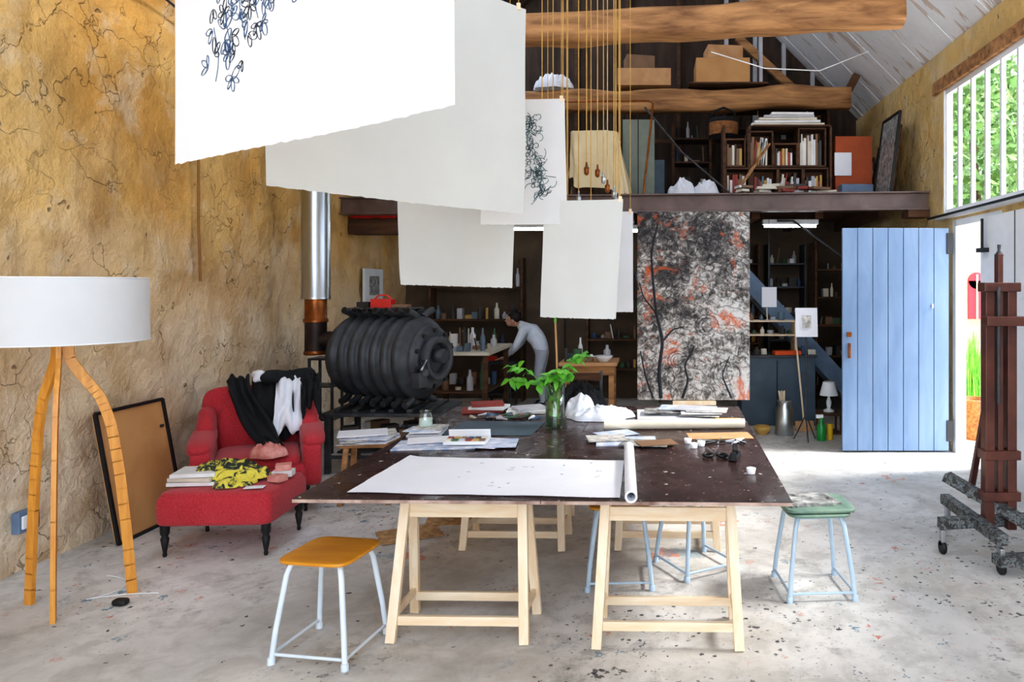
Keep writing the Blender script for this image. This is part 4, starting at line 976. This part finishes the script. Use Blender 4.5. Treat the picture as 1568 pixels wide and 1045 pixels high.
bm_=bpy.data.meshes.new_from_object(tmp.evaluated_get(dg)); bpy.data.objects.remove(tmp)
bm_.materials.clear()
for m in (M_shirt,M_trous,M_skin,M_black): bm_.materials.append(m)
for p in bm_.polygons:
    c=p.center; z=c.z; f=-c.x
    p.material_index=3 if z<.08 else (1 if z<.86 and f<.3 else (2 if (f>.47 or (f>.33 and z>1.19)) else 0)); p.use_smooth=True
bo=bpy.data.objects.new('body',bm_); sc.collection.objects.link(bo); bo.parent=per
h=Ob('head'); hc=wp(.43,0,1.28)
h.sq(hc,(.098,.075,.115),M_skin,1,1,(0,-.5,0),28,20)
h.sq(hc+wp(.05,0,-.05),(.055,.055,.055),M_skin,1,1); h.tube([hc+wp(.085,0,.015),hc+wp(.115,0,-.03),hc+wp(.095,0,-.04)],[.008,.016,.01],M_skin,8)
for s in (-1,1):
    h.sq(hc+wp(.085,s*.032,.01),(.014,.014,.011),M_white,1,1,nu=12,nv=8); h.sq(hc+wp(.097,s*.032,.008),(.005,.006,.006),M_black,1,1,nu=10,nv=6); h.sq(hc+wp(0,s*.078,-.01),(.022,.01,.032),M_skin,1,1,nu=12,nv=8)
h.tube([hc+wp(.082,-.025,-.07),hc+wp(.095,0,-.068),hc+wp(.082,.025,-.07)],.005,M_pinkc,6)
h.sq(hc+wp(-.025,0,.025),(.102,.088,.112),M_hair,1,1,(0,-.4,0),28,20,.02,20,1)
ho=h.done(); ho.parent=per
for s in (-1,1):
    h=Ob('hand_%s'%('l' if s<0 else 'r'))
    h.sq(wp(.56,s*.135,.712),(.045,.038,.015),M_skin,.7,.7,(0,.25,0))
    for k,l in enumerate((.066,.076,.07,.055)):
        y=s*.135+(k-1.5)*.019; h.tube([wp(.59,y,.707),wp(.59+l*.5,y,.706),wp(.59+l,y,.692)],[.009,.0085,.007],M_skin,8)
    h.tube([wp(.54,s*.135-s*.03,.712),wp(.57,s*.135-s*.055,.704),wp(.595,s*.135-s*.06,.694)],[.012,.010,.008],M_skin,8)
    q=h.done(); q.parent=per

# ------------------------------------------------------------------ light
w=bpy.data.worlds.new('w'); sc.world=w; w.use_nodes=True
bg=w.node_tree.nodes['Background']; bg.inputs[0].default_value=(.81,.92,1.08,1); bg.inputs[1].default_value=3.6
sd=bpy.data.lights.new('sun','SUN'); sd.energy=12; sd.angle=math.radians(26); sd.color=(1,.98,.95)
so=bpy.data.objects.new('sun',sd); so.rotation_euler=Vector((-.72,.0,-.72)).to_track_quat('-Z','Y').to_euler(); so.location=(10,5,10); sc.collection.objects.link(so)
sc.view_settings.view_transform='Standard'
for lk in ('Medium High Contrast','Standard - Medium High Contrast','None'):
    try:
        sc.view_settings.look=lk; print('look',lk); break
    except Exception as e: print(e)
cd=bpy.data.cameras.new('camera'); cd.sensor_width=36; cd.lens=1127/1568*36; cd.shift_x=-216/1568; cd.shift_y=-82.5/1568; cd.clip_start=.05
co=bpy.data.objects.new('camera',cd); co.location=(0,0,1.75); co.rotation_euler=(math.pi/2,0,0); sc.collection.objects.link(co); sc.camera=co
